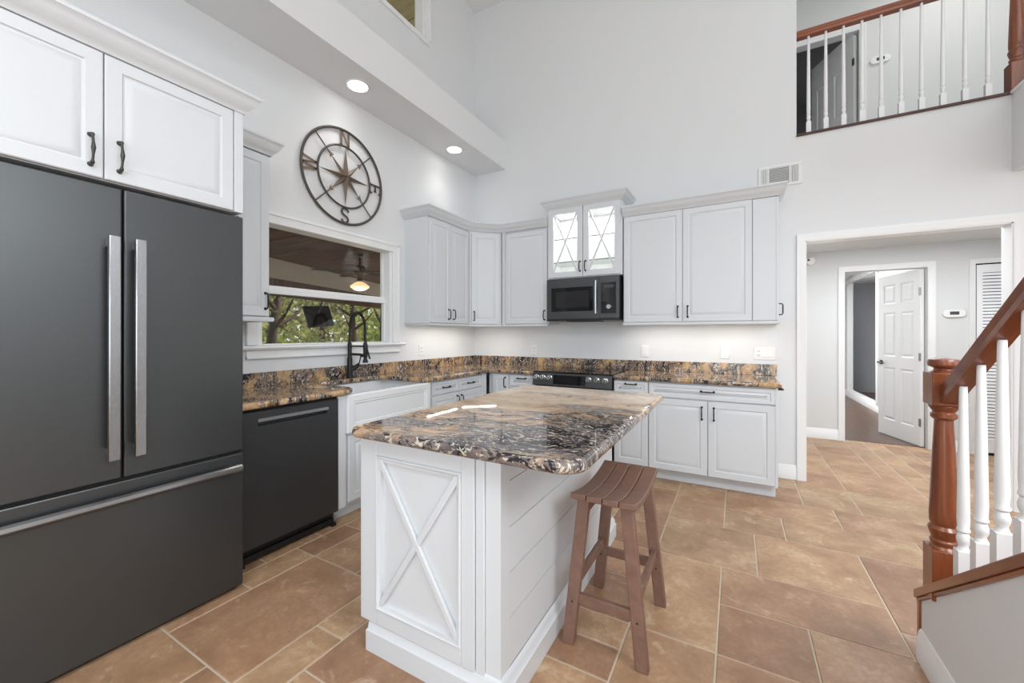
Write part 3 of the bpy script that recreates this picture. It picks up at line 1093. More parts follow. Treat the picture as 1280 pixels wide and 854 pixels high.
# --- narrow tall cabinet left of the window
c = thing('wall_cabinet', 'narrow white wall cabinet between refrigerator and sink window', 'cabinet', (-2.671, 1.125, 0), RZ)
carcass(c, 0.385, 0.306, 1.40, 2.50)
fronts(c, [('door', 0.006, 0.375, 1.408, 2.445, ('v', 0.350, 1.505))])
crown([(0.0, -0.02), (0.385, -0.02), (0.385, 0.306)], 2.452, parent=c)
MB().sweep([(0.0, -0.018), (0.385, -0.018), (0.385, 0.306)], [(0, 1.372), (0.01, 1.372), (0.016, 1.385), (0.012, 1.40), (0, 1.40)]).build('light_rail', 'cabinet', c)

# --- double wall cabinet right of the window
c = thing('wall_cabinet', 'white two-door wall cabinet just right of the sink window', 'cabinet', (-2.671, 3.06, 0), RZ)
carcass(c, 0.683, 0.306, 1.40, 2.50)
fronts(c, [('door', 0.008, 0.339, 1.408, 2.455, ('v', 0.300, 1.50)), ('door', 0.343, 0.668, 1.408, 2.445, ('v', 0.382, 1.50))])
MB().box(-0.012, 0.0, -0.004, 0.306, 1.40, 2.50).build('end_panel', 'cabinet', c, 0.002)
# --- diagonal corner wall cabinet
dl = math.hypot(0.271, 0.257)
ang = math.atan2(4.0 - 3.743, -2.379 + 2.65)
off = Vector((-math.sin(ang), math.cos(ang))) * PT
c = thing('wall_cabinet', 'white diagonal corner wall cabinet with one narrow door', 'cabinet', (-2.65 + off.x, 3.743 + off.y, 0), ang)
RI = Matrix.Rotation(-ang, 4, 'Z')
og = Vector((-2.65 + off.x, 3.743 + off.y, 0))
poly = [RI @ (Vector((a, b, 0)) - og) for a, b in [(-2.671, 3.745), (-2.37, 4.02), (-2.37, 4.328), (-2.975, 4.328), (-2.975, 3.745)]]
poly = [(0.0, 0.0), (dl, 0.0)] + [(p.x, p.y) for p in poly[2:]]
MB().prism(poly, 1.40, 2.50).build('cabinet_box', 'cabinet', c, 0.002)
fronts(c, [('door', 0.022, dl - 0.022, 1.408, 2.445, ('v', 0.052, 1.50))])
# --- single wall cabinet left of the microwave
c = thing('wall_cabinet', 'white one-door wall cabinet between the corner and the microwave', 'cabinet', (-2.372, 4.021, 0), 0)
carcass(c, 0.578, 0.307, 1.40, 2.50)
fronts(c, [('door', 0.045, 0.570, 1.408, 2.445, ('v', 0.540, 1.50))])
MB().box(0.0, 0.041, -PT, 0, 1.40, 2.50).build('face_stile', 'cabinet', c, 0.002)
cm = crown([(-2.975, 3.046), (-2.652, 3.046), (-2.652, 3.742), (-2.380, 3.999), (-1.795, 3.999)], 2.470)
lr = MB().sweep([(-2.975, 3.062), (-2.656, 3.062), (-2.656, 3.744), (-2.382, 4.003), (-1.796, 4.003)], [(-0.012, 1.379), (0.0, 1.379), (0.004, 1.390), (0.0, 1.400), (-0.012, 1.400)]).build('light_rail', 'cabinet')
tag(lr, 'slim white light rail under the corner wall cabinets', 'light rail')
tag(cm, 'white crown moulding along the corner wall cabinets', 'crown moulding')

# --- glass-front cabinet over the microwave
c = thing('glass_cabinet', 'white lit cabinet with crossed glass doors over the microwave', 'cabinet', (-1.792, 4.001, 0), 0)
gw, gz0, gz1, gd = 0.808, 1.885, 2.66, 0.327
bx = MB()
bx.box(0, 0.018, 0, gd, gz0, gz1)
bx.box(gw - 0.018, gw, 0, gd, gz0, gz1)
bx.box(0.018, gw - 0.018, 0, gd, gz0, gz0 + 0.05)
bx.box(0.018, gw - 0.018, 0, gd, gz1 - 0.06, gz1)
bx.box(0.018, gw - 0.018, gd - 0.012, gd, gz0 + 0.05, gz1 - 0.06)
bx.box(gw / 2 - 0.02, gw / 2 + 0.02, 0, 0.018, gz0 + 0.05, gz1 - 0.06)
bx.build('cabinet_box', 'cabinet', c, 0.002)
li = MB().box(0.018, 0.021, 0.02, gd - 0.012, gz0 + 0.05, gz1 - 0.06)
li.box(gw - 0.021, gw - 0.018, 0.02, gd - 0.012, gz0 + 0.05, gz1 - 0.06)
li.box(0.018, gw - 0.018, gd - 0.015, gd - 0.012, gz0 + 0.05, gz1 - 0.06)
li.box(0.018, gw - 0.018, 0.02, gd - 0.012, gz0 + 0.05, gz0 + 0.053)
li.build('interior_lining', 'white', c, smooth=False)
for z in (2.06, 2.31):
    so = MB().box(0.022, gw - 0.022, 0.034, gd - 0.016, z, z + 0.008).build('shelf', 'shelf_glass', c, smooth=False)
    MB().box(0.022, gw - 0.022, 0.028, 0.034, z - 0.001, z + 0.009).build('shelf_edge', 'shelf_edge', so, smooth=False)
for x0, x1, hx_ in ((0.014, gw / 2 - 0.003, gw / 2 - 0.03), (gw / 2 + 0.003, gw - 0.014, gw / 2 + 0.03)):
    z0, z1, s = gz0 + 0.01, gz1 - 0.025, 0.06
    d = MB()
    for k in range(4):
        pass
    d.box(x0, x0 + s, -PT, 0, z0, z1)
    d.box(x1 - s, x1, -PT, 0, z0, z1)
    d.box(x0 + s, x1 - s, -PT, 0, z0, z0 + s)
    d.box(x0 + s, x1 - s, -PT, 0, z1 - s, z1)
    for (a0, b0, a1, b1) in ((x0, z0, x1, z1),):
        i0, i1, j0, j1 = a0 + s, a1 - s, b0 + s, b1 - s
    do = d.build('door', 'cabinet', c, 0.002)
    mu = MB()
    xm, zm = (i0 + i1) / 2, (j0 + j1) / 2
    # X mullions made of two bars bowing in to the middle
    mu.bar((i0, -0.012, j0), (i1, -0.012, j1), 0.015, 0.012, (0, 1, 0))
    mu.bar((i0, -0.0125, j1), (i1, -0.0125, j0), 0.015, 0.012, (0, 1, 0))
    mu.build('mullion', 'cabinet', do)
    MB().box(i0 - 0.005, i1 + 0.005, -0.008, -0.004, j0 - 0.005, j1 + 0.005).build('pane', 'cab_glass', do, smooth=False)
    pull(MB(), hx_, gz0 + 0.115).build('handle', 'handle', do)
crown([(0, gd), (0, -0.02), (gw, -0.02), (gw, gd)], 2.63, parent=c)
light('glass_cabinet_puck', 'AREA', (-1.59, 4.16, 2.585), 2.3, (1, 0.99, 0.97), (0.2, 0.08))
light('glass_cabinet_puck', 'AREA', (-1.19, 4.16, 2.585), 2.3, (1, 0.99, 0.97), (0.2, 0.08))

# --- right wall cabinets
c = thing('wall_cabinet', 'wide white wall cabinet right of the microwave with a side pull', 'cabinet', (-0.978, 4.021, 0), 0)
carcass(c, 1.27, 0.307, 1.40, 2.47)
fronts(c, [('door', 0.006, 0.543, 1.408, 2.450, ('v', 0.505, 1.50)), ('door', 0.547, 1.098, 1.408, 2.450, ('v', 0.590, 1.50)), ('filler', 1.102, 1.27, 1.408, 2.445)])
ep = MB().box(1.27, 1.29, -PT, 0.307, 1.408, 2.445).build('side_door', 'cabinet', c, 0.003)
hd = MB()
hd.tube([(1.29, 0.03, 1.455), (1.318, 0.03, 1.458), (1.322, 0.03, 1.47), (1.322, 0.03, 1.535), (1.318, 0.03, 1.547), (1.29, 0.03, 1.55)], 0.005, 8)
hd.build('handle', 'handle', ep)
crown([(0.0, -0.02), (1.29, -0.02), (1.29, 0.307)], 2.452, parent=c)
MB().sweep([(0.0, -0.015), (1.29, -0.015), (1.29, 0.307)], [(0, 1.379), (0.008, 1.379), (0.012, 1.390), (0.008, 1.402), (0, 1.402)]).build('light_rail', 'cabinet', c)

# --- base cabinets on the left wall. face x = -2.345
FX = -2.361
c = thing('base_cabinet', 'white two-door sink base cabinet beside the dishwasher', 'cabinet', (FX, 1.815, 0), RZ)
carcass(c, 0.905, 0.60, 0.105, 0.60)
fronts(c, [('door', 0.05, 0.452, 0.125, 0.585, ('v', 0.425, 0.5)), ('door', 0.458, 0.86, 0.125, 0.585, ('v', 0.485, 0.5))])
MB().box(-0.035, 0.028, -PT, 0.60, 0.105, 0.87).build('face_stile', 'cabinet', c, 0.002)
MB().box(0.877, 0.905, -PT, 0.60, 0.105, 0.87).build('face_stile', 'cabinet', c, 0.002)
toe(c, 0.0, 0.905, 0.60)
c = thing('base_cabinet', 'white base cabinet with two side-by-side drawers right of the sink', 'cabinet', (FX, 2.722, 0), RZ)
carcass(c, 0.895, 0.60, 0.105, 0.872)
fronts(c, [('drawer', 0.02, 0.405, 0.745, 0.862, ('h', 0.21, 0.803)), ('drawer', 0.411, 0.80, 0.745, 0.862, ('h', 0.60, 0.803)),
           ('door', 0.02, 0.405, 0.115, 0.735, ('v', 0.375, 0.65)), ('door', 0.411, 0.80, 0.115, 0.735, ('v', 0.44, 0.65))])
MB().box(0.806, 0.895, -PT, 0, 0.105, 0.872).build('face_stile', 'cabinet', c, 0.002)
toe(c, 0.0, 0.895, 0.60)
# --- base cabinets on the back wall, face y = 3.69
FY = 3.705
c = thing('base_cabinet', 'narrow white base cabinet in the corner left of the range', 'cabinet', (-2.361, FY, 0), 0)
carcass(c, 0.262, 0.615, 0.105, 0.872)
fronts(c, [('door', 0.055, 0.250, 0.115, 0.862, ('v', 0.215, 0.78))])
toe(c, 0.0, 0.262, 0.6)
c = thing('base_cabinet', 'slim white drawer cabinet touching the left side of the range', 'cabinet', (-2.097, FY, 0), 0)
carcass(c, 0.293, 0.615, 0.105, 0.872)
fronts(c, [('drawer', 0.006, 0.287, 0.745, 0.862, ('h', 0.147, 0.83)), ('door', 0.006, 0.287, 0.115, 0.735, ('v', 0.04, 0.65))])
toe(c, 0.0, 0.293, 0.6)
c = thing('base_cabinet', 'slim white drawer-over-door base cabinet right of the range', 'cabinet', (-0.988, FY, 0), 0)
carcass(c, 0.308, 0.615, 0.105, 0.872)
fronts(c, [('drawer', 0.004, 0.304, 0.750, 0.866, ('h', 0.155, 0.84)), ('door', 0.004, 0.304, 0.115, 0.742)])
toe(c, 0.0, 0.308, 0.6)
c = thing('base_cabinet', 'wide white base cabinet with one long drawer and two doors', 'cabinet', (-0.679, FY, 0), 0)
carcass(c, 0.955, 0.615, 0.105, 0.872)
fronts(c, [('drawer', 0.004, 0.943, 0.742, 0.862, ('h', 0.472, 0.813)), ('door', 0.004, 0.471, 0.112, 0.732, ('v', 0.430, 0.630)), ('door', 0.476, 0.943, 0.112, 0.732, ('v', 0.520, 0.630))])
sp = MB().box(0.943, 0.962, -PT, 0.615, 0.105, 0.872).build('side_panel', 'cabinet', c, 0.002)
hd = MB().tube([(0.962, 0.0, 0.862), (0.990, 0.0, 0.862), (0.997, 0.01, 0.862), (0.997, 0.08, 0.862), (0.990, 0.09, 0.862), (0.962, 0.09, 0.862)], 0.006, 8)
hd.build('handle', 'handle', sp)
toe(c, 0.0, 0.952, 0.6)

# ------------------------------------------------------------------ countertops


def arc(cx, cy, r, a0, a1, n=6):
    return [(cx + r * math.cos(math.radians(a0 + (a1 - a0) * k / n)), cy + r * math.sin(math.radians(a0 + (a1 - a0) * k / n))) for k in range(n + 1)]


def slab_obj(poly, z0, z1, mat, name, parent=None, bevel=0.016, seg=4):
    return MB().prism(poly, z0, z1).build(name, mat, parent, bevel, True, seg, angle=35)


cz0, cz1 = 0.876, 0.914
CE = -2.302
poly = [(XL + 0.001, 1.115), (CE, 1.115)] + arc(CE - 0.14, 1.80, 0.14, 0, 90, 8) + [(-2.80, 1.945)] + [(-2.845, 1.99), (-2.845, 2.55)]
poly += [(-2.80, 2.595)] + [(-2.34, 2.60)] + arc(CE - 0.05, 2.70, 0.05, -60, 0, 4)
poly += [(CE, 3.655), (-1.803, 3.655), (-1.803, YB - 0.001), (XL + 0.001, YB - 0.001)]
ct = thing('countertop', 'L-shaped brown granite countertop along the window wall and corner', 'countertop')
slab_obj(poly, cz0, cz1, 'granite', 'worktop', ct)
bs = MB().box(XL + 0.001, XL + 0.021, 1.115, YB - 0.001, cz1, 1.017)
bs.box(XL + 0.021, -1.803, YB - 0.021, YB - 0.001, cz1, 1.017)
bs.build('backsplash', 'granite', ct, 0.002)
ct = thing('countertop', 'straight brown granite countertop right of the range', 'countertop')
slab_obj([(-0.990, 3.655), (0.285, 3.655), (0.305, 3.675), (0.305, YB - 0.001), (-0.990, YB - 0.001)], cz0, cz1, 'granite', 'worktop', ct)
MB().box(-0.990, 0.320, YB - 0.021, YB - 0.001, cz1, 1.017).build('backsplash', 'granite', ct, 0.002)
tag(MB().box(-1.802, -0.991, YB - 0.021, YB - 0.001, 0.90, 1.017).build('granite_backsplash', 'granite', None, 0.002), 'brown granite backsplash strip behind the cooktop', 'backsplash')

# ------------------------------------------------------------------ farmhouse sink and faucet
sk = thing('farmhouse_sink', 'white apron-front farmhouse sink under the window', 'sink', (0, 0, 0))
s = MB()
sx0, sx1, sy0, sy1, sz0, sz1 = -2.90, -2.335, 1.845, 2.690, 0.605, 0.872
wt = 0.03
vs = []
for (a, b, cc, dd, z) in ((sx0, sx1, sy0, sy1, sz0), (sx0, sx1, sy0, sy1, sz1), (sx0 + wt, sx1 - wt, sy0 + wt, sy1 - wt, sz1), (sx0 + wt + 0.02, sx1 - wt - 0.02, sy0 + wt + 0.02, sy1 - wt - 0.02, 0.65)):
    vs += [(a, cc, z), (b, cc, z), (b, dd, z), (a, dd, z)]
fs = [(3, 2, 1, 0), (12, 13, 14, 15)]
for i in range(3):
    for k in range(4):
        fs.append((i * 4 + k, i * 4 + (k + 1) % 4, i * 4 + 4 + (k + 1) % 4, i * 4 + 4 + k))
s.add(vs, fs)
s.build('basin', 'porcelain', sk, 0.006, True, 3)
apn = MB().rect_loops(0.0, 0.845, 0.607, 0.866, [(0.0, -0.012), (0.004, -0.016), (0.042, -0.016), (0.046, -0.010), (0.060, -0.010), (0.066, -0.004), (0.068, -0.004)], 0.0)
apn.xform(Matrix.Translation((-2.335, 1.845, 0)) @ Matrix.Rotation(RZ, 4, 'Z'))
apn.build('apron_panel', 'porcelain', sk, angle=25)
MB().lathe([(0.045, 0.645), (0.045, 0.652), (0.03, 0.654), (0.02, 0.650)], 20, (-2.62, 2.27, 0)).build('drain', 'chrome', sk)

fc = thing('faucet', 'matte black spring pull-down faucet at the sink', 'faucet', (-2.905, 2.325, 0.914))
MB().lathe([(0.030, 0.0), (0.030, 0.006), (0.024, 0.012), (0.022, 0.05), (0.022, 0.17), (0.017, 0.178), (0.017, 0.30), (0.014, 0.305)], 20).build('body', 'faucet', fc)
A = [(0, 0, 0.30), (0, 0, 0.42)]
R_ = 0.095
A += [(R_ - R_ * math.cos(a), 0, 0.44 + R_ * 1.25 * math.sin(a)) for a in [PI * k / 12 for k in range(13)]]
A += [(2 * R_, 0, 0.38), (2 * R_ + 0.004, 0, 0.30)]
MB().tube(A, 0.0075, 10).build('hose', 'faucet', fc)
sp_pts = []
tot = 0
seglen = [(Vector(A[i + 1]) - Vector(A[i])).length for i in range(len(A) - 1)]
L = sum(seglen)
N = 46 * 9
for k in range(N + 1):
    s_ = L * k / N
    acc = 0
    for i, sl in enumerate(seglen):
        if s_ <= acc + sl + 1e-9:
            break
        acc += sl
    t = (s_ - acc) / seglen[i]
    p0, p1 = Vector(A[i]), Vector(A[i + 1])
    cpt = p0.lerp(p1, t)
    tg = (p1 - p0).normalized()
    nn = Vector((0, 1, 0))
    bb = tg.cross(nn)
    an = 2 * PI * k / 9
    sp_pts.append(cpt + (nn * math.cos(an) + bb * math.sin(an)) * 0.0125)
MB().tube(sp_pts, 0.0028, 5).build('spring', 'faucet', fc)
sh = MB().lathe([(0.013, 0.0), (0.018, -0.02), (0.018, -0.12), (0.014, -0.135), (0.022, -0.16), (0.022, -0.172)][::-1], 18, (2 * R_ + 0.004, 0, 0.31))
sh.bar((2 * R_ + 0.022, 0, 0.26), (2 * R_ + 0.058, 0, 0.17), 0.014, 0.006)
sh.build('spray_head', 'faucet', fc)
br = MB().tube([(0, 0, 0.275), (2 * R_ - 0.01, 0, 0.275)], 0.006, 8)
br.lathe([(0.021, -0.01), (0.021, 0.01)], 16, (2 * R_ + 0.004, 0, 0.275))
br.build('support_arm', 'faucet', fc)
br = MB().tube([(0, 0, 0.205), (0.12, 0, 0.205), (0.17, 0, 0.20)], [0.010, 0.010, 0.012], 10)
br.lathe([(0.016, -0.016), (0.016, 0.012)], 14, (0.155, 0, 0.20))
br.build('pot_filler_spout', 'faucet', fc)
lv = MB().tube([(0.0, 0.0, 0.06), (0.03, 0.075, 0.115)], [0.017, 0.015], 12)
lv.tube([(0.03, 0.070, 0.112), (0.035, 0.085, 0.175), (0.036, 0.087, 0.195)], [0.005, 0.005, 0.0065], 8)
lv.build('lever', 'faucet', fc)

# ------------------------------------------------------------------ refrigerator
fg = thing('refrigerator', 'black stainless french-door refrigerator with bottom freezer', 'refrigerator', (-2.19, 0.193, 0), RZ)
W = 0.916
MB().box(0.008, W - 0.008, 0.075, 0.775, 0.03, 1.865).build('body', 'black', fg, 0.004)
for x0, x1, hx_ in ((0.0, 0.455, 0.418), (0.461, W, 0.498)):
    d = MB().box(x0, x1, 0, 0.07, 0.702, 1.884).build('door', 'blacksteel', fg, 0.006, seg=3)
    h = MB().box(hx_ - 0.018, hx_ + 0.018, -0.058, -0.038, 0.79, 1.68)
    h.box(hx_ - 0.015, hx_ + 0.015, -0.04, 0, 0.795, 0.835)
    h.box(hx_ - 0.015, hx_ + 0.015, -0.04, 0, 1.635, 1.675)
    h.build('handle', 'steel_handle', d, 0.004)
MB().box(0.004, W - 0.004, 0.012, 0.075, 0.69, 0.704).build('gasket', 'gap', fg)
MB().box(0.453, 0.463, 0.02, 0.07, 0.704, 1.875).build('door_seal', 'gap', fg)
d = MB().box(0.0, W, 0, 0.07, 0.020, 0.690).build('freezer_drawer', 'blacksteel', fg, 0.006, seg=3)
h = MB()
pr = [(0.0, 0.600), (-0.03, 0.606), (-0.048, 0.618), (-0.052, 0.630), (-0.046, 0.642), (-0.03, 0.650), (-0.026, 0.644), (-0.038, 0.634), (-0.038, 0.622), (-0.02, 0.612), (0.0, 0.610)]
pr = [(-0.030, 0.604), (-0.046, 0.610), (-0.054, 0.622), (-0.052, 0.636), (-0.040, 0.644), (-0.028, 0.640), (-0.026, 0.612)]
h.prism(pr, 0.025, W - 0.025, 'x')
h.box(0.03, 0.06, -0.035, 0.0, 0.612, 0.636)
h.box(W - 0.06, W - 0.03, -0.035, 0.0, 0.612, 0.636)
h.build('handle', 'steel_handle', d, 0.003)
MB().box(0.02, W - 0.02, 0.03, 0.7, 0.0, 0.030).build('base_grille', 'black', fg)

# ------------------------------------------------------------------ dishwasher
dw = thing('dishwasher', 'slate black dishwasher between refrigerator and sink', 'dishwasher', (-2.335, 1.172, 0), RZ)
W = 0.605
MB().box(0.01, W - 0.01, 0.04, 0.60, 0.10, 0.868).build('tub', 'black', dw)
d = MB()
z0, z1 = 0.102, 0.856
# front with a pocket handle near its top
px0, px1, pz0, pz1 = 0.085, W - 0.085, 0.775, 0.815
d.box(0, W, 0, 0.04, z0, pz0)
d.box(0, W, 0, 0.04, pz1, z1)
d.box(0, px0, 0, 0.04, pz0, pz1)
d.box(px1, W, 0, 0.04, pz0, pz1)
d.box(px0, px1, 0.028, 0.04, pz0, pz1)
do = d.build('door', 'slate', dw, smooth=False)
MB().prism([(-0.014, pz1 - 0.016), (-0.012, pz1 + 0.002), (0.0, pz1 + 0.002), (0.0, pz1 - 0.006)], px0 - 0.004, px1 + 0.004, 'x').build('handle_lip', 'steel_handle', do)
MB().box(0.004, W - 0.004, 0.012, 0.04, z1, 0.874).build('top_seal', 'gap', dw)
tk = MB().box(0.01, W - 0.01, 0.055, 0.08, 0.004, 0.10)
tk.box(0.0, 0.03, 0.02, 0.06, 0.0, 0.02)
tk.box(W - 0.03, W, 0.02, 0.06, 0.0, 0.02)
tk.box(0.01, W - 0.01, 0.035, 0.055, 0.02, 0.05)
tk.build('toe_kick', 'black', dw)

# ------------------------------------------------------------------ range
rg = thing('range', 'black stainless slide-in range with chrome knobs behind the island', 'range', (-1.797, 3.66, 0), 0)
W = 0.802
MB().box(0.004, W - 0.004, 0.03, 0.62, 0.05, 0.905).build('body', 'black', rg, 0.003)
MB().box(0.0, W, 0.0, 0.645, 0.905, 0.921).build('cooktop', 'blackglass', rg, 0.004)
for cx_, cy_, r in ((0.2, 0.2, 0.10), (0.6, 0.2, 0.085), (0.2, 0.46, 0.085), (0.6, 0.46, 0.10)):
    ring = [(cx_ + r * math.cos(2 * PI * k / 32), cy_ + r * math.sin(2 * PI * k / 32), 0.921) for k in range(32)]
    MB().tube(ring, 0.0012, 5, True).build('burner_ring', 'slate', rg)
MB().prism([(0.030, 0.775), (-0.030, 0.785), (-0.012, 0.905), (0.030, 0.905)], 0.0, W, 'x').build('control_panel', 'blacksteel', rg, 0.003)


def on_panel(z, out=0.0):
    return -0.030 + 0.018 * (z - 0.785) / 0.12 - out


MB().hexa([(0.225, on_panel(0.80), 0.80), (0.555, on_panel(0.80), 0.80), (0.555, on_panel(0.89), 0.89), (0.225, on_panel(0.89), 0.89)],
          [(0.225, on_panel(0.80, 0.003), 0.80), (0.555, on_panel(0.80, 0.003), 0.80), (0.555, on_panel(0.89, 0.003), 0.89), (0.225, on_panel(0.89, 0.003), 0.89)]).build('display', 'blackglass', rg)
for kx in (0.045, 0.115, 0.185, 0.585, 0.665, 0.745):
    kz = 0.862 if kx < 0.3 else 0.860
    kb = MB().lathe([(0.027, 0.0), (0.027, 0.006), (0.022, 0.010), (0.021, 0.034), (0.018, 0.038)], 20, (kx, on_panel(kz), kz), 'y')
    ko = kb.build('knob', 'chrome', rg)
    MB().box(kx - 0.003, kx + 0.003, on_panel(kz, 0.041), on_panel(kz, 0.034), kz - 0.016, kz + 0.018).build('pointer', 'black', ko)
od = MB().box(0.004, W - 0.004, -0.005, 0.03, 0.24, 0.770).build('oven_door', 'blacksteel', rg, 0.004)
MB().box(0.10, W - 0.10, -0.008, -0.004, 0.33, 0.66).build('oven_window', 'darkglass', od)
hdl = MB().tube([(0.05, -0.055, 0.725), (W - 0.05, -0.055, 0.725)], 0.012, 12)
for x in (0.07, W - 0.07):
    hdl.box(x - 0.01, x + 0.01, -0.055, 0.0, 0.715, 0.735)
hdl.build('handle', 'steel_handle', od)
dr = MB().box(0.004, W - 0.004, -0.003, 0.03, 0.06, 0.232).build('storage_drawer', 'blacksteel', rg, 0.004)
for x in (0.05, W - 0.05):
    for y in (0.08, 0.58):
        MB().lathe([(0.018, 0.0), (0.014, 0.052)], 10, (x, y, 0)).build('foot', 'black', rg)

# ------------------------------------------------------------------ microwave
mw = thing('microwave', 'black over-the-range microwave under the glass cabinet', 'microwave', (-1.778, 3.945, 0), 0)
W = 0.775
MB().box(0.0, W, 0.03, 0.38, 1.432, 1.878).build('body', 'blacksteel', mw, 0.003)
d = MB()
z0, z1 = 1.452, 1.872
wx0, wx1, wz0, wz1 = 0.05, 0.515, 1.53, 1.78
xr = 0.575
d.box(0.0, wx0, 0, 0.03, z0, z1)
d.box(wx1, xr, 0, 0.03, z0, z1)
d.box(wx0, wx1, 0, 0.03, z0, wz0)
d.box(wx0, wx1, 0, 0.03, wz1, z1)
do = d.build('door', 'blacksteel', mw, smooth=False)
MB().box(wx0, wx1, 0.004, 0.02, wz0, wz1).build('door_glass', 'blackglass', do)
MB().box(wx0 + 0.05, wx1 - 0.05, 0.002, 0.005, wz0 + 0.04, wz1 - 0.04).build('window_mesh', 'darkglass', do)
hb_ = MB().tube([(0.548, -0.035, 1.50), (0.548, -0.040, 1.66), (0.548, -0.035, 1.83)], 0.011, 12)
hb_.box(0.540, 0.556, -0.035, 0.0, 1.505, 1.53)
hb_.box(0.540, 0.556, -0.035, 0.0, 1.80, 1.825)
hb_.build('handle', 'steel_handle', do)
cp = MB().box(xr + 0.002, W, 0.0, 0.03, z0, z1).build('control_panel', 'blacksteel', mw, 0.002)
MB().box(xr + 0.02, W - 0.03, -0.003, 0.0, 1.50, 1.81).build('keypad_glass', 'blackglass', cp)
MB().box(xr + 0.045, W - 0.055, -0.0045, -0.003, 1.755, 1.785).build('clock_display', 'lcd', cp)
dial = MB().lathe([(0.030, 0.0), (0.030, 0.004), (0.024, 0.014), (0.022, 0.018)], 20, ((xr + W) / 2, -0.003, 1.565), 'y').build('dial', 'chrome', cp)
MB().box(0.0, W, 0.0, 0.03, 1.432, 1.450).build('vent_grille', 'black', mw)
MB().box(0.20, 0.55, 0.06, 0.26, 1.424, 1.432).build('grease_filter', 'black', mw)

# ------------------------------------------------------------------ island
isl = thing('kitchen_island', 'white kitchen island base with crossed end panel and shiplap side', 'island', (0, 0, 0))
IX0, IX1, IY0, IY1 = -1.352, -0.690, 1.160, 2.53
MB().box(IX0 + 0.005, IX1 - 0.012, IY0 + 0.004, IY1, 0.10, 0.874).build('cabinet_box', 'cabinet', isl, 0.002)
# shiplap boards on the stool side, divided by shadow gaps
edges = [0.128, 0.298, 0.457, 0.617, 0.779, 0.874]
slp = MB()
for a, b in zip(edges[:-1], edges[1:]):
    slp.box(IX1 - 0.012, IX1, IY0 + 0.055, IY1 + 0.004, a + 0.0015, b - 0.0015)
slp.box(IX1 - 0.06, IX1, IY0 - 0.005, IY0 + 0.0555, 0.12, 0.874)
slp.build('shiplap_side', 'cabinet', isl, smooth=False)
# end panel with X
ep = MB()
ex0, ex1, ez0, ez1 = -1.360, -0.790, 0.118, 0.872
ix0, ix1, iz0, iz1 = -1.268, -0.846, 0.180, 0.800
yf = IY0 - 0.018
ep.box(ex0, ix0, yf, IY0 + 0.004, ez0, ez1)
ep.box(ix1, ex1, yf, IY0 + 0.004, ez0, ez1)
ep.box(ix0, ix1, yf, IY0 + 0.004, ez0, iz0)
ep.box(ix0, ix1, yf, IY0 + 0.004, iz1, ez1)
ep.box(ix0, ix1, IY0 - 0.004, IY0 + 0.004, iz0, iz1)
epo = ep.build('end_panel', 'cabinet', isl, 0.003)
bd = MB()
prf = [(0.0, 0.0), (0.0, 0.012), (0.006, 0.016), (0.012, 0.012), (0.022, 0.010), (0.026, 0.0)]
vs, fs = [], []
k = len(prf)
for (px_, pz_), (dx_, dz_) in zip([(ix0, iz0), (ix0, iz1), (ix1, iz1), (ix1, iz0)], [(1, 1), (1, -1), (-1, -1), (-1, 1)]):
    for o_, t_ in prf:
        vs.append((px_ + dx_ * o_, IY0 - 0.004 - t_ * 1.25, pz_ + dz_ * o_))
for i in range(4):
    for j in range(k):
        a, b = i * k, ((i + 1) % 4) * k
        fs.append((a + j, b + j, b + (j + 1) % k, a + (j + 1) % k))
bd.add(vs, fs)
bd.build('panel_bead', 'cabinet', epo, angle=30)
xb_ = MB()
xb_.bar((ix0 + 0.015, IY0 - 0.011, iz0 + 0.015), (ix1 - 0.015, IY0 - 0.011, iz1 - 0.015), 0.026, 0.014, (0, 1, 0))
xb_.bar((ix0 + 0.015, IY0 - 0.0115, iz1 - 0.015), (ix1 - 0.015, IY0 - 0.0115, iz0 + 0.015), 0.026, 0.015, (0, 1, 0))
xb_.build('cross_brace', 'cabinet', epo, 0.004)
MB().box(-0.788, -0.752, IY0 - 0.012, IY0 + 0.004, 0.105, 0.874).build('corner_stile', 'cabinet', isl, 0.003)
for y0, y1 in ((1.20, 1.86), (1.87, 2.50)):
    dd_ = raised_panel(MB(), 0, y1 - y0, 0.125, 0.86)
    dd_.xform(Matrix.Translation((IX0 + 0.004, y1, 0)) @ Matrix.Rotation(-RZ, 4, 'Z'))
    do = dd_.build('door', 'cabinet', isl, angle=25)
    hh = pull(MB(), 0.05 if y0 < 1.5 else y1 - y0 - 0.05, 0.62)
    hh.xform(Matrix.Translation((IX0 + 0.004, y1, 0)) @ Matrix.Rotation(-RZ, 4, 'Z'))
    hh.build('handle', 'handle', do)
bprof = [(0.0, 0.0), (0.022, 0.0), (0.022, 0.082), (0.016, 0.088), (0.014, 0.110), (0.006, 0.122), (0.0, 0.126)]
MB().sweep([(-1.305, IY1 - 0.03), (-1.305, IY0), (-1.305, IY0 - 0.004)], [(0, 0), (-0.012, 0), (-0.012, 0.1), (0, 0.1)]).build('toe_kick', 'cabinet', isl)
MB().sweep([(-1.300, IY0 + 0.2), (-1.300, IY0 - 0.002), (IX1, IY0 - 0.002), (IX1, IY1 + 0.004), (-1.30, IY1 + 0.004)], bprof).build('base_moulding', 'cabinet', isl)

it = [(-1.375, 1.12)] + []
r = 0.05
poly = arc(-1.375 + r, 1.085 + r, r, 180, 270, 5) + arc(-0.388 - 0.09, 1.085 + 0.09, 0.09, 270, 360, 8) + arc(-0.388 - r, 2.655 - r, r, 0, 90, 6) + arc(-1.375 + r, 2.655 - r, r, 90, 180, 5)
tag(slab_obj(poly, 0.874, 0.916, 'granite_island', 'island_countertop', None, 0.018, 5), 'thick brown and black granite slab on the kitchen island', 'countertop')

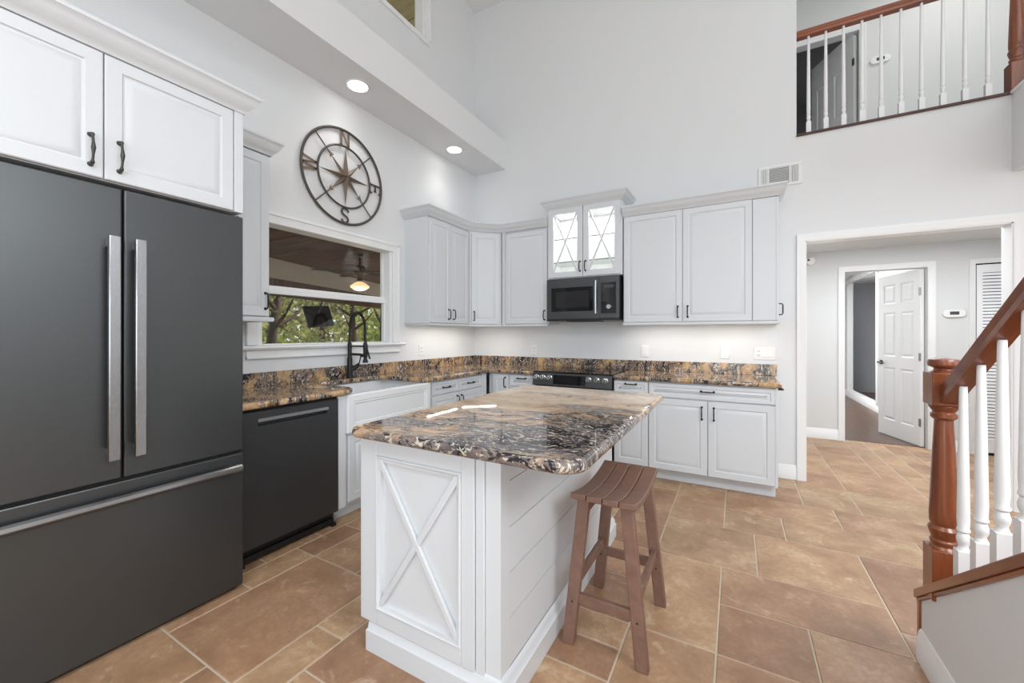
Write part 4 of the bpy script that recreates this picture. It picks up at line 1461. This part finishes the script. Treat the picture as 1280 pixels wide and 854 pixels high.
# ------------------------------------------------------------------ stool
stl = thing('bar_stool', 'brown four-legged saddle-seat bar stool beside the island', 'stool', (-0.463, 1.795, 0))
SZ = 0.640


def saddle(y):
    t = y / 0.245
    return SZ - 0.028 + 0.030 * t * t


for k in range(4):
    x0 = -0.132 + k * 0.066
    sl = MB()
    ny = 12
    vs, fs = [], []
    for j in range(ny + 1):
        y = -0.245 + 0.49 * j / ny
        z = saddle(y)
        xa_, xb2 = x0 + 0.0015, x0 + 0.0645
        vs += [(xa_, y, z), (xb2, y, z), (xb2, y, z - 0.026), (xa_, y, z - 0.026)]
    for j in range(ny):
        for q in range(4):
            fs.append((j * 4 + q, j * 4 + (q + 1) % 4, j * 4 + 4 + (q + 1) % 4, j * 4 + 4 + q))
    fs += [(3, 2, 1, 0), tuple(ny * 4 + q for q in range(4))]
    sl.add(vs, fs)
    sl.build('seat_slat', 'stool', stl, 0.004)
ap = MB()
for x in (-0.085, 0.085):
    ap.box(x - 0.010, x + 0.010, -0.19, 0.19, SZ - 0.095, SZ - 0.056)
ap.build('apron', 'stool', stl, 0.003)
legp = {}
for sx in (-1, 1):
    for sy in (-1, 1):
        top = Vector((sx * 0.088, sy * 0.192, saddle(0.19) - 0.022))
        bot = Vector((sx * 0.150, sy * 0.212, 0.0))
        legp[(sx, sy)] = (top, bot)
        hw, hd_ = 0.025, 0.017
        lg = MB().hexa([bot + Vector((-hw, -hd_, 0)), bot + Vector((hw, -hd_, 0)), bot + Vector((hw, hd_, 0)), bot + Vector((-hw, hd_, 0))],
                       [top + Vector((-hw, -hd_, 0)), top + Vector((hw, -hd_, 0)), top + Vector((hw, hd_, 0)), top + Vector((-hw, hd_, 0))])
        lo = lg.build('leg', 'stool', stl, 0.004)
        yy = bot.y + (top.y - bot.y) * 0.29
        MB().lathe([(0.004, 0.0), (0.004, 0.002)], 10, (bot.x + (top.x - bot.x) * 0.29, yy - 0.0165, 0.18), 'y').build('screw_cap', 'black', lo)


def leg_at(sx, sy, z):
    t, b = legp[(sx, sy)]
    return b + (t - b) * (z / t.z)


for sy in (-1, 1):
    a, b = leg_at(-1, sy, 0.195), leg_at(1, sy, 0.195)
    MB().bar(a, b, 0.022, 0.042).build('stretcher', 'stool', stl, 0.003)
for sx in (-1, 1):
    a, b = leg_at(sx, -1, 0.250), leg_at(sx, 1, 0.250)
    MB().bar(a, b, 0.022, 0.042).build('stretcher', 'stool', stl, 0.003)

# ------------------------------------------------------------------ compass wall art
cp = thing('compass_wall_art', 'round metal compass rose wall decoration above the sink window', 'wall art', (XL + 0.02, 2.318, 2.652), RZ)
RO, RI_ = 0.402, 0.262


def circ(r, n=72, y=0.0):
    return [(r * math.cos(2 * PI * k / n), y, r * math.sin(2 * PI * k / n)) for k in range(n)]


MB().tube(circ(RO), 0.011, 8, True).build('outer_ring', 'iron', cp)
MB().tube(circ(RI_, y=-0.004), 0.009, 8, True).build('inner_ring', 'iron', cp)
for k in range(8):
    a = k * PI / 4
    card = (k % 2 == 0)
    Lr = 0.258 if card else 0.215
    wr = 0.040 if card else 0.036
    ca, sa = math.cos(a), math.sin(a)
    rr = 0.046
    tip = (Lr * ca, -0.006, Lr * sa)
    l_ = (rr * math.cos(a + PI / 8 * 1.3), -0.006, rr * math.sin(a + PI / 8 * 1.3))
    r_ = (rr * math.cos(a - PI / 8 * 1.3), -0.006, rr * math.sin(a - PI / 8 * 1.3))
    c0 = (0, -0.050 if card else -0.038, 0)
    c1 = (0, -0.002, 0)
    pt_ = MB().add([tip, l_, r_, c0, c1], [(0, 1, 3), (0, 3, 2), (0, 4, 1), (0, 2, 4), (1, 4, 3), (2, 3, 4)])
    pt_.build('star_point', 'bronze', cp, smooth=False)
    if not card:
        MB().tube([(Lr * ca * 0.95, -0.004, Lr * sa * 0.95), (RO * ca, 0, RO * sa)], 0.0055, 8).build('spoke', 'iron', cp)
        h0, h1 = 0.215, 0.185
        w_ = 0.022
        ah = MB().prism([(h0 + 0.022, 0), (h1, w_), (h1 + 0.008, 0), (h1, -w_)], -0.012, -0.006, 'y')
        ah.xform(Matrix.Rotation(-a, 4, 'Y'))
        ah.build('arrowhead', 'bronze', cp, smooth=False)


def letter(strokes, ang_, serifs=()):
    """strokes in a box x -0.5..0.5, z 0..1 set radially between the rings; letter top outward"""
    mb = MB()
    H, Wd = RO - RI_ - 0.016, 0.088
    for s_ in strokes:
        for a_, b_ in zip(s_[:-1], s_[1:]):
            mb.bar((a_[0] * Wd, 0, RI_ + 0.008 + a_[1] * H), (b_[0] * Wd, 0, RI_ + 0.008 + b_[1] * H), 0.017, 0.005, (0, 1, 0))
    mb.xform(Matrix.Rotation(-ang_, 4, 'Y') if False else Matrix.Rotation(ang_, 4, 'Y'))
    return mb


Nn = [[(-.42, 0), (-.42, 1)], [(-.42, 1), (.42, 0)], [(.42, 0), (.42, 1)], [(-.6, 1), (-.25, 1)], [(-.6, 0), (-.25, 0)], [(.25, 1), (.6, 1)]]
Ee = [[(-.35, 0), (-.35, 1)], [(-.5, 1), (.45, 1), (.45, .82)], [(-.5, 0), (.5, 0), (.5, .2)], [(-.35, .5), (.25, .5)], [(.25, .4), (.25, .6)]]
Ww = [[(-.6, 1), (-.3, 0)], [(-.3, 0), (0, 1)], [(0, 1), (.3, 0)], [(.3, 0), (.6, 1)], [(-.75, 1), (-.42, 1)], [(.42, 1), (.75, 1)]]
Ss = [[(.38, .78), (.30, .92), (.10, 1.0), (-.12, .99), (-.30, .90), (-.36, .76), (-.28, .62), (-.05, .53), (.15, .46), (.34, .35), (.38, .22), (.28, .08), (.08, 0), (-.14, .01), (-.32, .10), (-.38, .24)]]
letter(Nn, 0).build('letter', 'bronze', cp, smooth=False)
letter(Ee, PI / 2).build('letter', 'iron', cp, smooth=False)
letter(Ss, PI).build('letter', 'iron', cp, smooth=False)
letter(Ww, -PI / 2).build('letter', 'bronze', cp, smooth=False)

# ------------------------------------------------------------------ recessed lamps and under-cabinet bars
def circ2(r, z, n=40):
    return [(r * math.cos(2 * PI * k / n), r * math.sin(2 * PI * k / n), z) for k in range(n)]


for (x, y, lab) in ((-2.735, 2.268, 'lit recessed ceiling lamp in the soffit above the compass'), (-2.74, 3.577, 'lit recessed ceiling lamp near the far end of the soffit')):
    t = thing('recessed_light', lab, 'ceiling light', (x, y, 3.352), 0, 'recessed soffit lamps')
    MB().tube(circ2(0.084, -0.002), 0.008, 8, True).build('trim_ring', 'white', t)
    MB().lathe([(0.080, -0.005), (0.080, -0.001)], 32).build('lamp_lens', 'can_glow', t)
    light('recessed_spot', 'SPOT', (x, y, 3.335), 11.5, (1, 0.96, 0.91), 0.09, (0, math.radians(-4), 0), spot_size=math.radians(125), spot_blend=1.0)


def led(p, q, lab, energy):
    p, q = Vector(p), Vector(q)
    mid = (p + q) / 2
    t = thing('led_bar', lab, 'light', mid, math.atan2(q.y - p.y, q.x - p.x), 'under-cabinet light bars')
    h = (q - p).length / 2
    MB().box(-h - 0.006, h + 0.006, -0.014, 0.014, 0.004, 0.014).build('housing', 'white', t)
    MB().box(-h, h, -0.006, 0.006, 0.0, 0.004).build('diffuser', 'led', t)
    light('led_bar_light', 'AREA', mid + Vector((0, 0, -0.004)), energy, (1, 0.95, 0.88), (2 * h, 0.008), (0, 0, math.atan2(q.y - p.y, q.x - p.x)))


led((-2.75, 3.14, 1.386), (-2.75, 3.64, 1.386), 'light bar under the wall cabinet right of the window', 0.96)
led((-2.76, 3.75, 1.386), (-2.47, 4.02, 1.386), 'diagonal light bar under the corner wall cabinet', 1.30)
led((-0.93, 4.09, 1.386), (-0.38, 4.09, 1.386), 'light bar under the right wall cabinet near the microwave', 0.96)
led((-0.30, 4.09, 1.386), (0.24, 4.09, 1.386), 'light bar under the right wall cabinet near the hall', 0.96)


# ------------------------------------------------------------------ electrical plates, vent, thermostats
def plate(name, lab, cat, loc, rz, w, h, kind):
    t = thing(name, lab, cat, loc, rz, 'wall plates above the counter')
    MB().box(-w / 2, w / 2, -0.006, 0, -h / 2, h / 2).build('cover_plate', 'white', t, 0.002)
    for i, kd in enumerate(kind):
        cx_ = (i - (len(kind) - 1) / 2) * 0.046
        if kd == 'o':
            MB().box(cx_ - 0.017, cx_ + 0.017, -0.008, -0.006, -0.034, 0.034).build('receptacle', 'white', t, 0.001)
            sl = MB()
            for dz in (-0.018, 0.018):
                sl.box(cx_ - 0.008, cx_ - 0.005, -0.0088, -0.008, dz - 0.005, dz + 0.006)
                sl.box(cx_ + 0.005, cx_ + 0.008, -0.0088, -0.008, dz - 0.005, dz + 0.006)
            sl.build('slots', 'lcd', t, smooth=False)
        else:
            MB().prism([(-0.006, -0.034), (-0.011, -0.033), (-0.007, 0.034), (-0.006, 0.034)], cx_ - 0.016, cx_ + 0.016, 'x').build('rocker_switch', 'white', t)
    return t


plate('power_outlet', 'white power outlet left of the range on the back wall', 'outlet', (-2.116, YB, 1.105), 0, 0.075, 0.118, 'o')
plate('light_switch', 'white rocker switch plate right of the range', 'switch', (-0.833, YB, 1.115), 0, 0.075, 0.118, 's')
plate('light_switch', 'white rocker switch plate under the right wall cabinet', 'switch', (-0.093, YB, 1.115), 0, 0.075, 0.118, 's')
plate('power_outlet', 'wide white plate with one outlet and two switches near the hall', 'outlet', (0.228, YB, 1.115), 0, 0.165, 0.118, 'oss')
plate('power_outlet', 'white power outlet on the window wall near the corner cabinets', 'outlet', (XL, 3.30, 1.12), RZ, 0.075, 0.118, 'o')

vt = thing('air_vent', 'white rectangular wall air vent above the right wall cabinet', 'vent', (0.345, YB, 2.722))
fr = MB()
vw, vh = 0.165, 0.098
fr.box(-vw, vw, -0.012, 0, vh - 0.024, vh)
fr.box(-vw, vw, -0.012, 0, -vh, -vh + 0.024)
for x0, x1 in ((-vw, -vw + 0.022), (vw - 0.030, vw), (-0.095, -0.082), (0.068, 0.081)):
    fr.box(x0, x1, -0.012, 0, -vh + 0.024, vh - 0.024)
fr.build('vent_frame', 'white', vt, 0.002)
MB().box(-vw + 0.005, vw - 0.005, -0.002, -0.0005, -vh + 0.01, vh - 0.01).build('duct_back', 'vent_dark', vt)
sl = MB()
for x0, x1 in ((-vw + 0.022, -0.095), (0.081, vw - 0.030)):
    n = 5
    for k in range(n):
        x = x0 + (x1 - x0) * (k + 0.5) / n
        sl.box(x - 0.003, x + 0.003, -0.010, -0.002, -vh + 0.024, vh - 0.024)
for k in range(11):
    z = -vh + 0.030 + k * 0.0136
    sl.hexa([(-0.082, -0.011, z - 0.004), (0.068, -0.011, z - 0.004), (0.068, -0.010, z - 0.0025), (-0.082, -0.010, z - 0.0025)],
            [(-0.082, -0.003, z + 0.004), (0.068, -0.003, z + 0.004), (0.068, -0.002, z + 0.0055), (-0.082, -0.002, z + 0.0055)])
sl.build('louver_blades', 'white', vt, smooth=False)


def thermostat(loc, lab):
    t = thing('thermostat', lab, 'thermostat', loc)
    ol = arc(-0.05, 0, 0.042, 90, 270, 8) + arc(0.05, 0, 0.042, -90, 90, 8)
    MB().prism(ol, -0.024, 0.0, 'y').build('case', 'white', t, 0.004)
    MB().box(-0.036, 0.036, -0.0255, -0.0235, -0.014, 0.022).build('display', 'lcd', t)
    for x in (-0.062, 0.062):
        MB().lathe([(0.009, 0), (0.008, 0.003)], 12, (x, -0.024, 0), 'y').build('button', 'white', t)


thermostat((2.084, YH, 1.518), 'white oval thermostat on the hall wall beside the door')
thermostat((1.473, YH, 4.507), 'white oval thermostat on the upstairs wall behind the balusters')
sd = thing('door_chime', 'small round white sensor high on the hall wall', 'sensor', (0.815, YH, 2.205))
MB().lathe([(0.055, 0.0), (0.055, 0.022), (0.045, 0.034), (0.02, 0.038)], 28, (0, 0, 0), 'y').build('case', 'white', sd)
MB().lathe([(0.014, 0.034), (0.012, 0.041)], 14, (-0.022, 0, 0.012), 'y').build('lens', 'lcd', sd)
plate('power_outlet', 'small white outlet low on the grey alcove wall', 'outlet', (3.0, 10.55, 0.42), -RZ, 0.075, 0.118, 'o')


# ------------------------------------------------------------------ interior doors
def panel_door(root, w, h, z0, t=0.035):
    """six-panel leaf; local x from hinge 0 to w, face at y=0 and y=t"""
    mb = MB()
    cols = [(0.10, w / 2 - 0.045), (w / 2 + 0.045, w - 0.10)]
    rows = [(0.20, 0.86), (1.00, 1.55), (1.66, 1.90)]
    xs = sorted({0, w} | {v for c_ in cols for v in c_})
    zs = sorted({0, h} | {v for r_ in rows for v in r_})
    for face, sg in ((0.0, 1), (t, -1)):
        vs, fs = [], []
        for i in range(len(xs) - 1):
            for j in range(len(zs) - 1):
                cell = (xs[i], xs[i + 1]) in cols and (zs[j], zs[j + 1]) in rows
                x0, x1, a, b = xs[i], xs[i + 1], zs[j] + z0, zs[j + 1] + z0
                if not cell:
                    o_ = len(vs)
                    vs += [(x0, face, a), (x1, face, a), (x1, face, b), (x0, face, b)]
                    fs.append((o_, o_ + 1, o_ + 2, o_ + 3))
                else:
                    o_ = len(vs)
                    for ins, y in ((0, 0), (0.012, 0.008), (0.022, 0.008), (0.04, 0.003)):
                        vs += [(x0 + ins, face + sg * y, a + ins), (x1 - ins, face + sg * y, a + ins), (x1 - ins, face + sg * y, b - ins), (x0 + ins, face + sg * y, b - ins)]
                    for l_ in range(3):
                        for k_ in range(4):
                            fs.append((o_ + l_ * 4 + k_, o_ + l_ * 4 + (k_ + 1) % 4, o_ + l_ * 4 + 4 + (k_ + 1) % 4, o_ + l_ * 4 + 4 + k_))
                    fs.append((o_ + 12, o_ + 13, o_ + 14, o_ + 15))
        mb.add(vs, fs)
    mb.add([(0, 0, z0), (w, 0, z0), (w, t, z0), (0, t, z0), (0, 0, z0 + h), (w, 0, z0 + h), (w, t, z0 + h), (0, t, z0 + h)],
           [(0, 1, 2, 3), (4, 5, 6, 7), (0, 3, 7, 4), (1, 2, 6, 5)])
    return mb.build('door_leaf', 'trim', root, smooth=False)


# hall door: hinged at the right jamb, swung into the far room
hd_a = math.radians(90 + 16.3)
d1 = thing('door_1', 'white six-panel interior door standing open in the hall', 'door', (DX1 - 0.012, YH + 0.06, 0), hd_a, kind='structure')
panel_door(d1, 0.715, 2.02, 0.012)
kn = MB().lathe([(0.028, 0.0), (0.028, 0.006), (0.012, 0.010), (0.011, 0.035)], 16, (0.65, 0.0, 0.95), 'y')
kn = MB()
for sg, y in ((1, 0.035),):
    ring = MB().lathe([(0.030, 0.0), (0.028, 0.008), (0.012, 0.012), (0.011, 0.045)], 18)
    ring.xform(Matrix.Translation((0.655, y, 0.93)) @ Matrix.Rotation(-PI / 2, 4, 'X'))
    kn.add(ring.v, ring.f)
    kn.tube([(0.655, y + 0.045, 0.93), (0.60, y + 0.048, 0.928), (0.545, y + 0.046, 0.925)], [0.010, 0.009, 0.007], 10)
kn.build('lever_handle', 'black', d1)
for z in (0.28, 1.03, 1.78):
    MB().box(-0.01, 0.024, 0.0345, 0.0375, z - 0.045, z + 0.045).build('hinge', 'hinge', d1)

# louvered closet door
d2 = thing('door_2', 'white louvered closet door at the right of the hall', 'door', (2.25, YH, 0), 0, kind='structure')
lv = MB()
for x0, x1 in ((0.006, 0.345), (0.355, 0.694)):
    lv.box(x0, x0 + 0.045, -0.012, 0.0, 0.03, 2.035)
    lv.box(x1 - 0.045, x1, -0.012, 0.0, 0.03, 2.035)
    for z0, z1 in ((0.03, 0.16), (1.00, 1.09), (1.95, 2.035)):
        lv.box(x0 + 0.045, x1 - 0.045, -0.012, 0.0, z0, z1)
lv.build('stile_and_rail_frame', 'trim', d2, smooth=False)
lv = MB()
for x0, x1 in ((0.051, 0.300), (0.400, 0.649)):
    for (a, b) in ((0.16, 1.00), (1.09, 1.95)):
        n = int((b - a) / 0.034)
        for k in range(n):
            z = a + (k + 0.5) * (b - a) / n
            lv.hexa([(x0, -0.012, z - 0.015), (x1, -0.012, z - 0.015), (x1, -0.007, z - 0.015), (x0, -0.007, z - 0.015)],
                    [(x0, -0.004, z + 0.012), (x1, -0.004, z + 0.012), (x1, 0.0, z + 0.012), (x0, 0.0, z + 0.012)])
lv.build('louver_slats', 'trim', d2, smooth=False)
MB().box(0.0, 0.70, -0.004, -0.001, 0.0, 2.05).build('closet_shadow_gap', 'gap', d2)

# upstairs door ajar in the dim room
d3 = thing('door_3', 'dim grey panel door standing ajar upstairs behind the balusters', 'door', (UDX1 - 0.012, YH + 0.06, 0), math.radians(118), kind='structure')
panel_door(d3, 0.70, 1.86, ZU + 0.012)
for z in (ZU + 0.30, ZU + 1.55):
    MB().box(-0.01, 0.024, 0.0345, 0.0375, z - 0.045, z + 0.045).build('hinge', 'hinge', d3)

# ------------------------------------------------------------------ balcony railing
BAL = [(0.021, 0.0), (0.021, 0.001)]


def baluster(parent, x, y, z0, z1, blk=0.13, w=0.034):
    h = z1 - z0
    mb = MB().box(x - w / 2, x + w / 2, y - w / 2, y + w / 2, z0, z0 + blk)
    b = blk
    prof = [(w * .48, b), (w * .36, b + .010), (w * .32, b + .016), (w * .45, b + .030), (w * .48, b + .042), (w * .38, b + .056), (w * .34, b + .060), (w * .46, b + .066), (w * .46, b + .072),
            (w * .40, b + .078), (w * .44, b + .11), (w * .38, b + (h - b) * .5), (w * .27, h)]
    mb.lathe(prof, 14, (x, y, z0))
    return mb.build('baluster', 'trim', parent, angle=35)


YU = YB + 0.055
br = thing('balcony_railing', 'balcony railing of white balusters under a reddish wood handrail', 'railing', (0, 0, 0))
rp = [(-0.030, 3.935), (0.030, 3.935), (0.032, 3.955), (0.024, 3.965), (0.028, 3.985), (0.016, 4.0), (-0.016, 4.0), (-0.028, 3.985), (-0.024, 3.965), (-0.032, 3.955)]
MB().prism([(YU + a, b) for a, b in rp], BX0, 1.80, 'x').build('handrail', 'railx', br, angle=30)
for k in range(10):
    baluster(br, 0.562 + k * 0.1217, YU, ZU + 0.020, 3.935, 0.115)
lg = MB().box(BX0, 1.757, YB - 0.018, YB + 0.13, ZU, ZU + 0.020)
lg.build('ledge_cap', 'ledge', br, 0.003)
MB().box(1.740, 1.90, 3.0, YB - 0.018, ZU, ZU + 0.020).build('ledge_cap_return', 'trim', br, 0.003)


def newel(parent, x, y, z0, zs, w=0.095, mat='newel'):
    """zs: heights of (block top, shaft start, shaft end, upper block start, upper block end, top)"""
    a, b, c_, d_, e_, f_ = zs
    h = w / 2
    mb = MB().box(x - h, x + h, y - h, y + h, z0, a)
    mb.lathe([(h * .98, a - .001), (h * .80, a + .012), (h * .88, a + .03), (h * .74, a + (b - a) * .35), (h * .92, a + (b - a) * .6), (h * .98, a + (b - a) * .75), (h * .80, b - .012), (h * .88, b),
              (h * .90, b + .03), (h * .72, (b + c_) / 2 + 0.05), (h * .58, c_), (h * .82, c_ + .010), (h * .82, c_ + .022), (h * .66, c_ + .030), (h * .92, d_ - .008), (h * .95, d_)], 24, (x, y, 0))
    mb.box(x - h, x + h, y - h, y + h, d_, e_)
    mb.lathe([(h * .9, e_), (h * .62, e_ + .008), (h * .60, e_ + .016), (h * .98, e_ + .024), (h * 1.02, e_ + .038), (h * .92, f_ - .006), (h * .5, f_)], 24, (x, y, 0))
    return mb.build('newel_post', mat, parent, 0.003, angle=35)


newel(br, 1.80, YU - 0.01, ZU, (3.28, 3.40, 3.95, 4.02, 4.16, 4.22), 0.095, 'newel')

# ------------------------------------------------------------------ staircase on the right
stc = thing('staircase', 'staircase at the right with cherry newel, handrail and white balusters', 'staircase', (0, 0, 0))
SX0, SX1 = 0.642, 1.75
sl_ = 0.705


def capz(y):
    return 0.43 + sl_ * (1.945 - y)


Y0, Y1 = 2.185, 0.60
kw_ = MB().prism([(Y0, 0.0), (Y0, capz(Y0) - 0.035), (Y1, capz(Y1) - 0.035), (Y1, 0.0)], SX0, SX0 + 0.078, 'x')
kw_.build('stringer_wall', 'wall', stc, smooth=False)
cpb = MB()
for (a, b, t0, t1) in ((SX0 - 0.016, SX0 + 0.092, 0.035, 0.0), (SX0 - 0.008, SX0 + 0.086, 0.05, 0.034)):
    cpb.prism([(Y0 + 0.022, capz(Y0) - t0), (Y0 + 0.022, capz(Y0) - t1), (Y1, capz(Y1 + 0.022) - t1), (Y1, capz(Y1 + 0.022) - t0)], a, b, 'x')
cpb.build('stringer_cap', 'rail', stc, 0.004)
MB().box(SX0 - 0.006, SX0 + 0.086, Y0 - 0.006, Y0 + 0.020, 0.0, capz(Y0) - 0.012).build('end_board', 'rail', stc, 0.003)
bbp = [(0, 0), (0.016, 0), (0.016, 0.085), (0.012, 0.092), (0.009, 0.112), (0.004, 0.122), (0, 0.122)]
MB().sweep([(SX0, Y0 - 0.008), (SX0, Y1)], [(o, z) for o, z in bbp]).build('baseboard', 'trim', stc)
rise, run = 0.178, 0.178 / sl_
ny0 = 2.17
for k in range(6):
    y1, y0 = ny0 - k * run, ny0 - (k + 1) * run
    z = (k + 1) * rise
    MB().box(SX0 + 0.078, SX1, y0, y1 + 0.02, z - 0.028, z).build('tread', 'stair_tread', stc, 0.006)
    MB().box(SX0 + 0.078, SX1, y1 - 0.015, y1, z - rise, z - 0.028).build('riser', 'trim', stc)
bx_ = SX0 + 0.034
for k in range(10):
    y = 1.941 - k * 0.1142
    z0 = capz(y) - 0.004
    zt = capz(y) + 0.680
    baluster(stc, bx_, y, z0 - 0.02, zt, 0.145, 0.037)
newel(stc, bx_, 2.088, 0.305, (0.494, 0.592, 0.971, 1.026, 1.148, 1.202), 0.089)
newel(stc, bx_, 0.62, 1.10, tuple(v + 1.035 for v in (0.494, 0.592, 0.971, 1.026, 1.148, 1.202)), 0.089)
ry0, ry1 = 2.08, 0.60


def railz(y):
    return capz(y) + 0.677


hr = MB()
prof = [(-0.024, 0.0), (0.024, 0.0), (0.026, 0.020), (0.019, 0.032), (0.024, 0.058), (0.013, 0.075), (-0.013, 0.075), (-0.024, 0.058), (-0.019, 0.032), (-0.026, 0.020)]
A_ = [(bx_ + a, ry0, railz(ry0) + b) for a, b in prof]
B_ = [(bx_ + a, ry1, railz(ry1) + b) for a, b in prof]
n = len(prof)
hr.add(A_ + B_, [tuple(range(n)), tuple(range(2 * n - 1, n - 1, -1))] + [(i, n + i, n + (i + 1) % n, (i + 1) % n) for i in range(n)])
hr.build('handrail', 'rail', stc, angle=30)
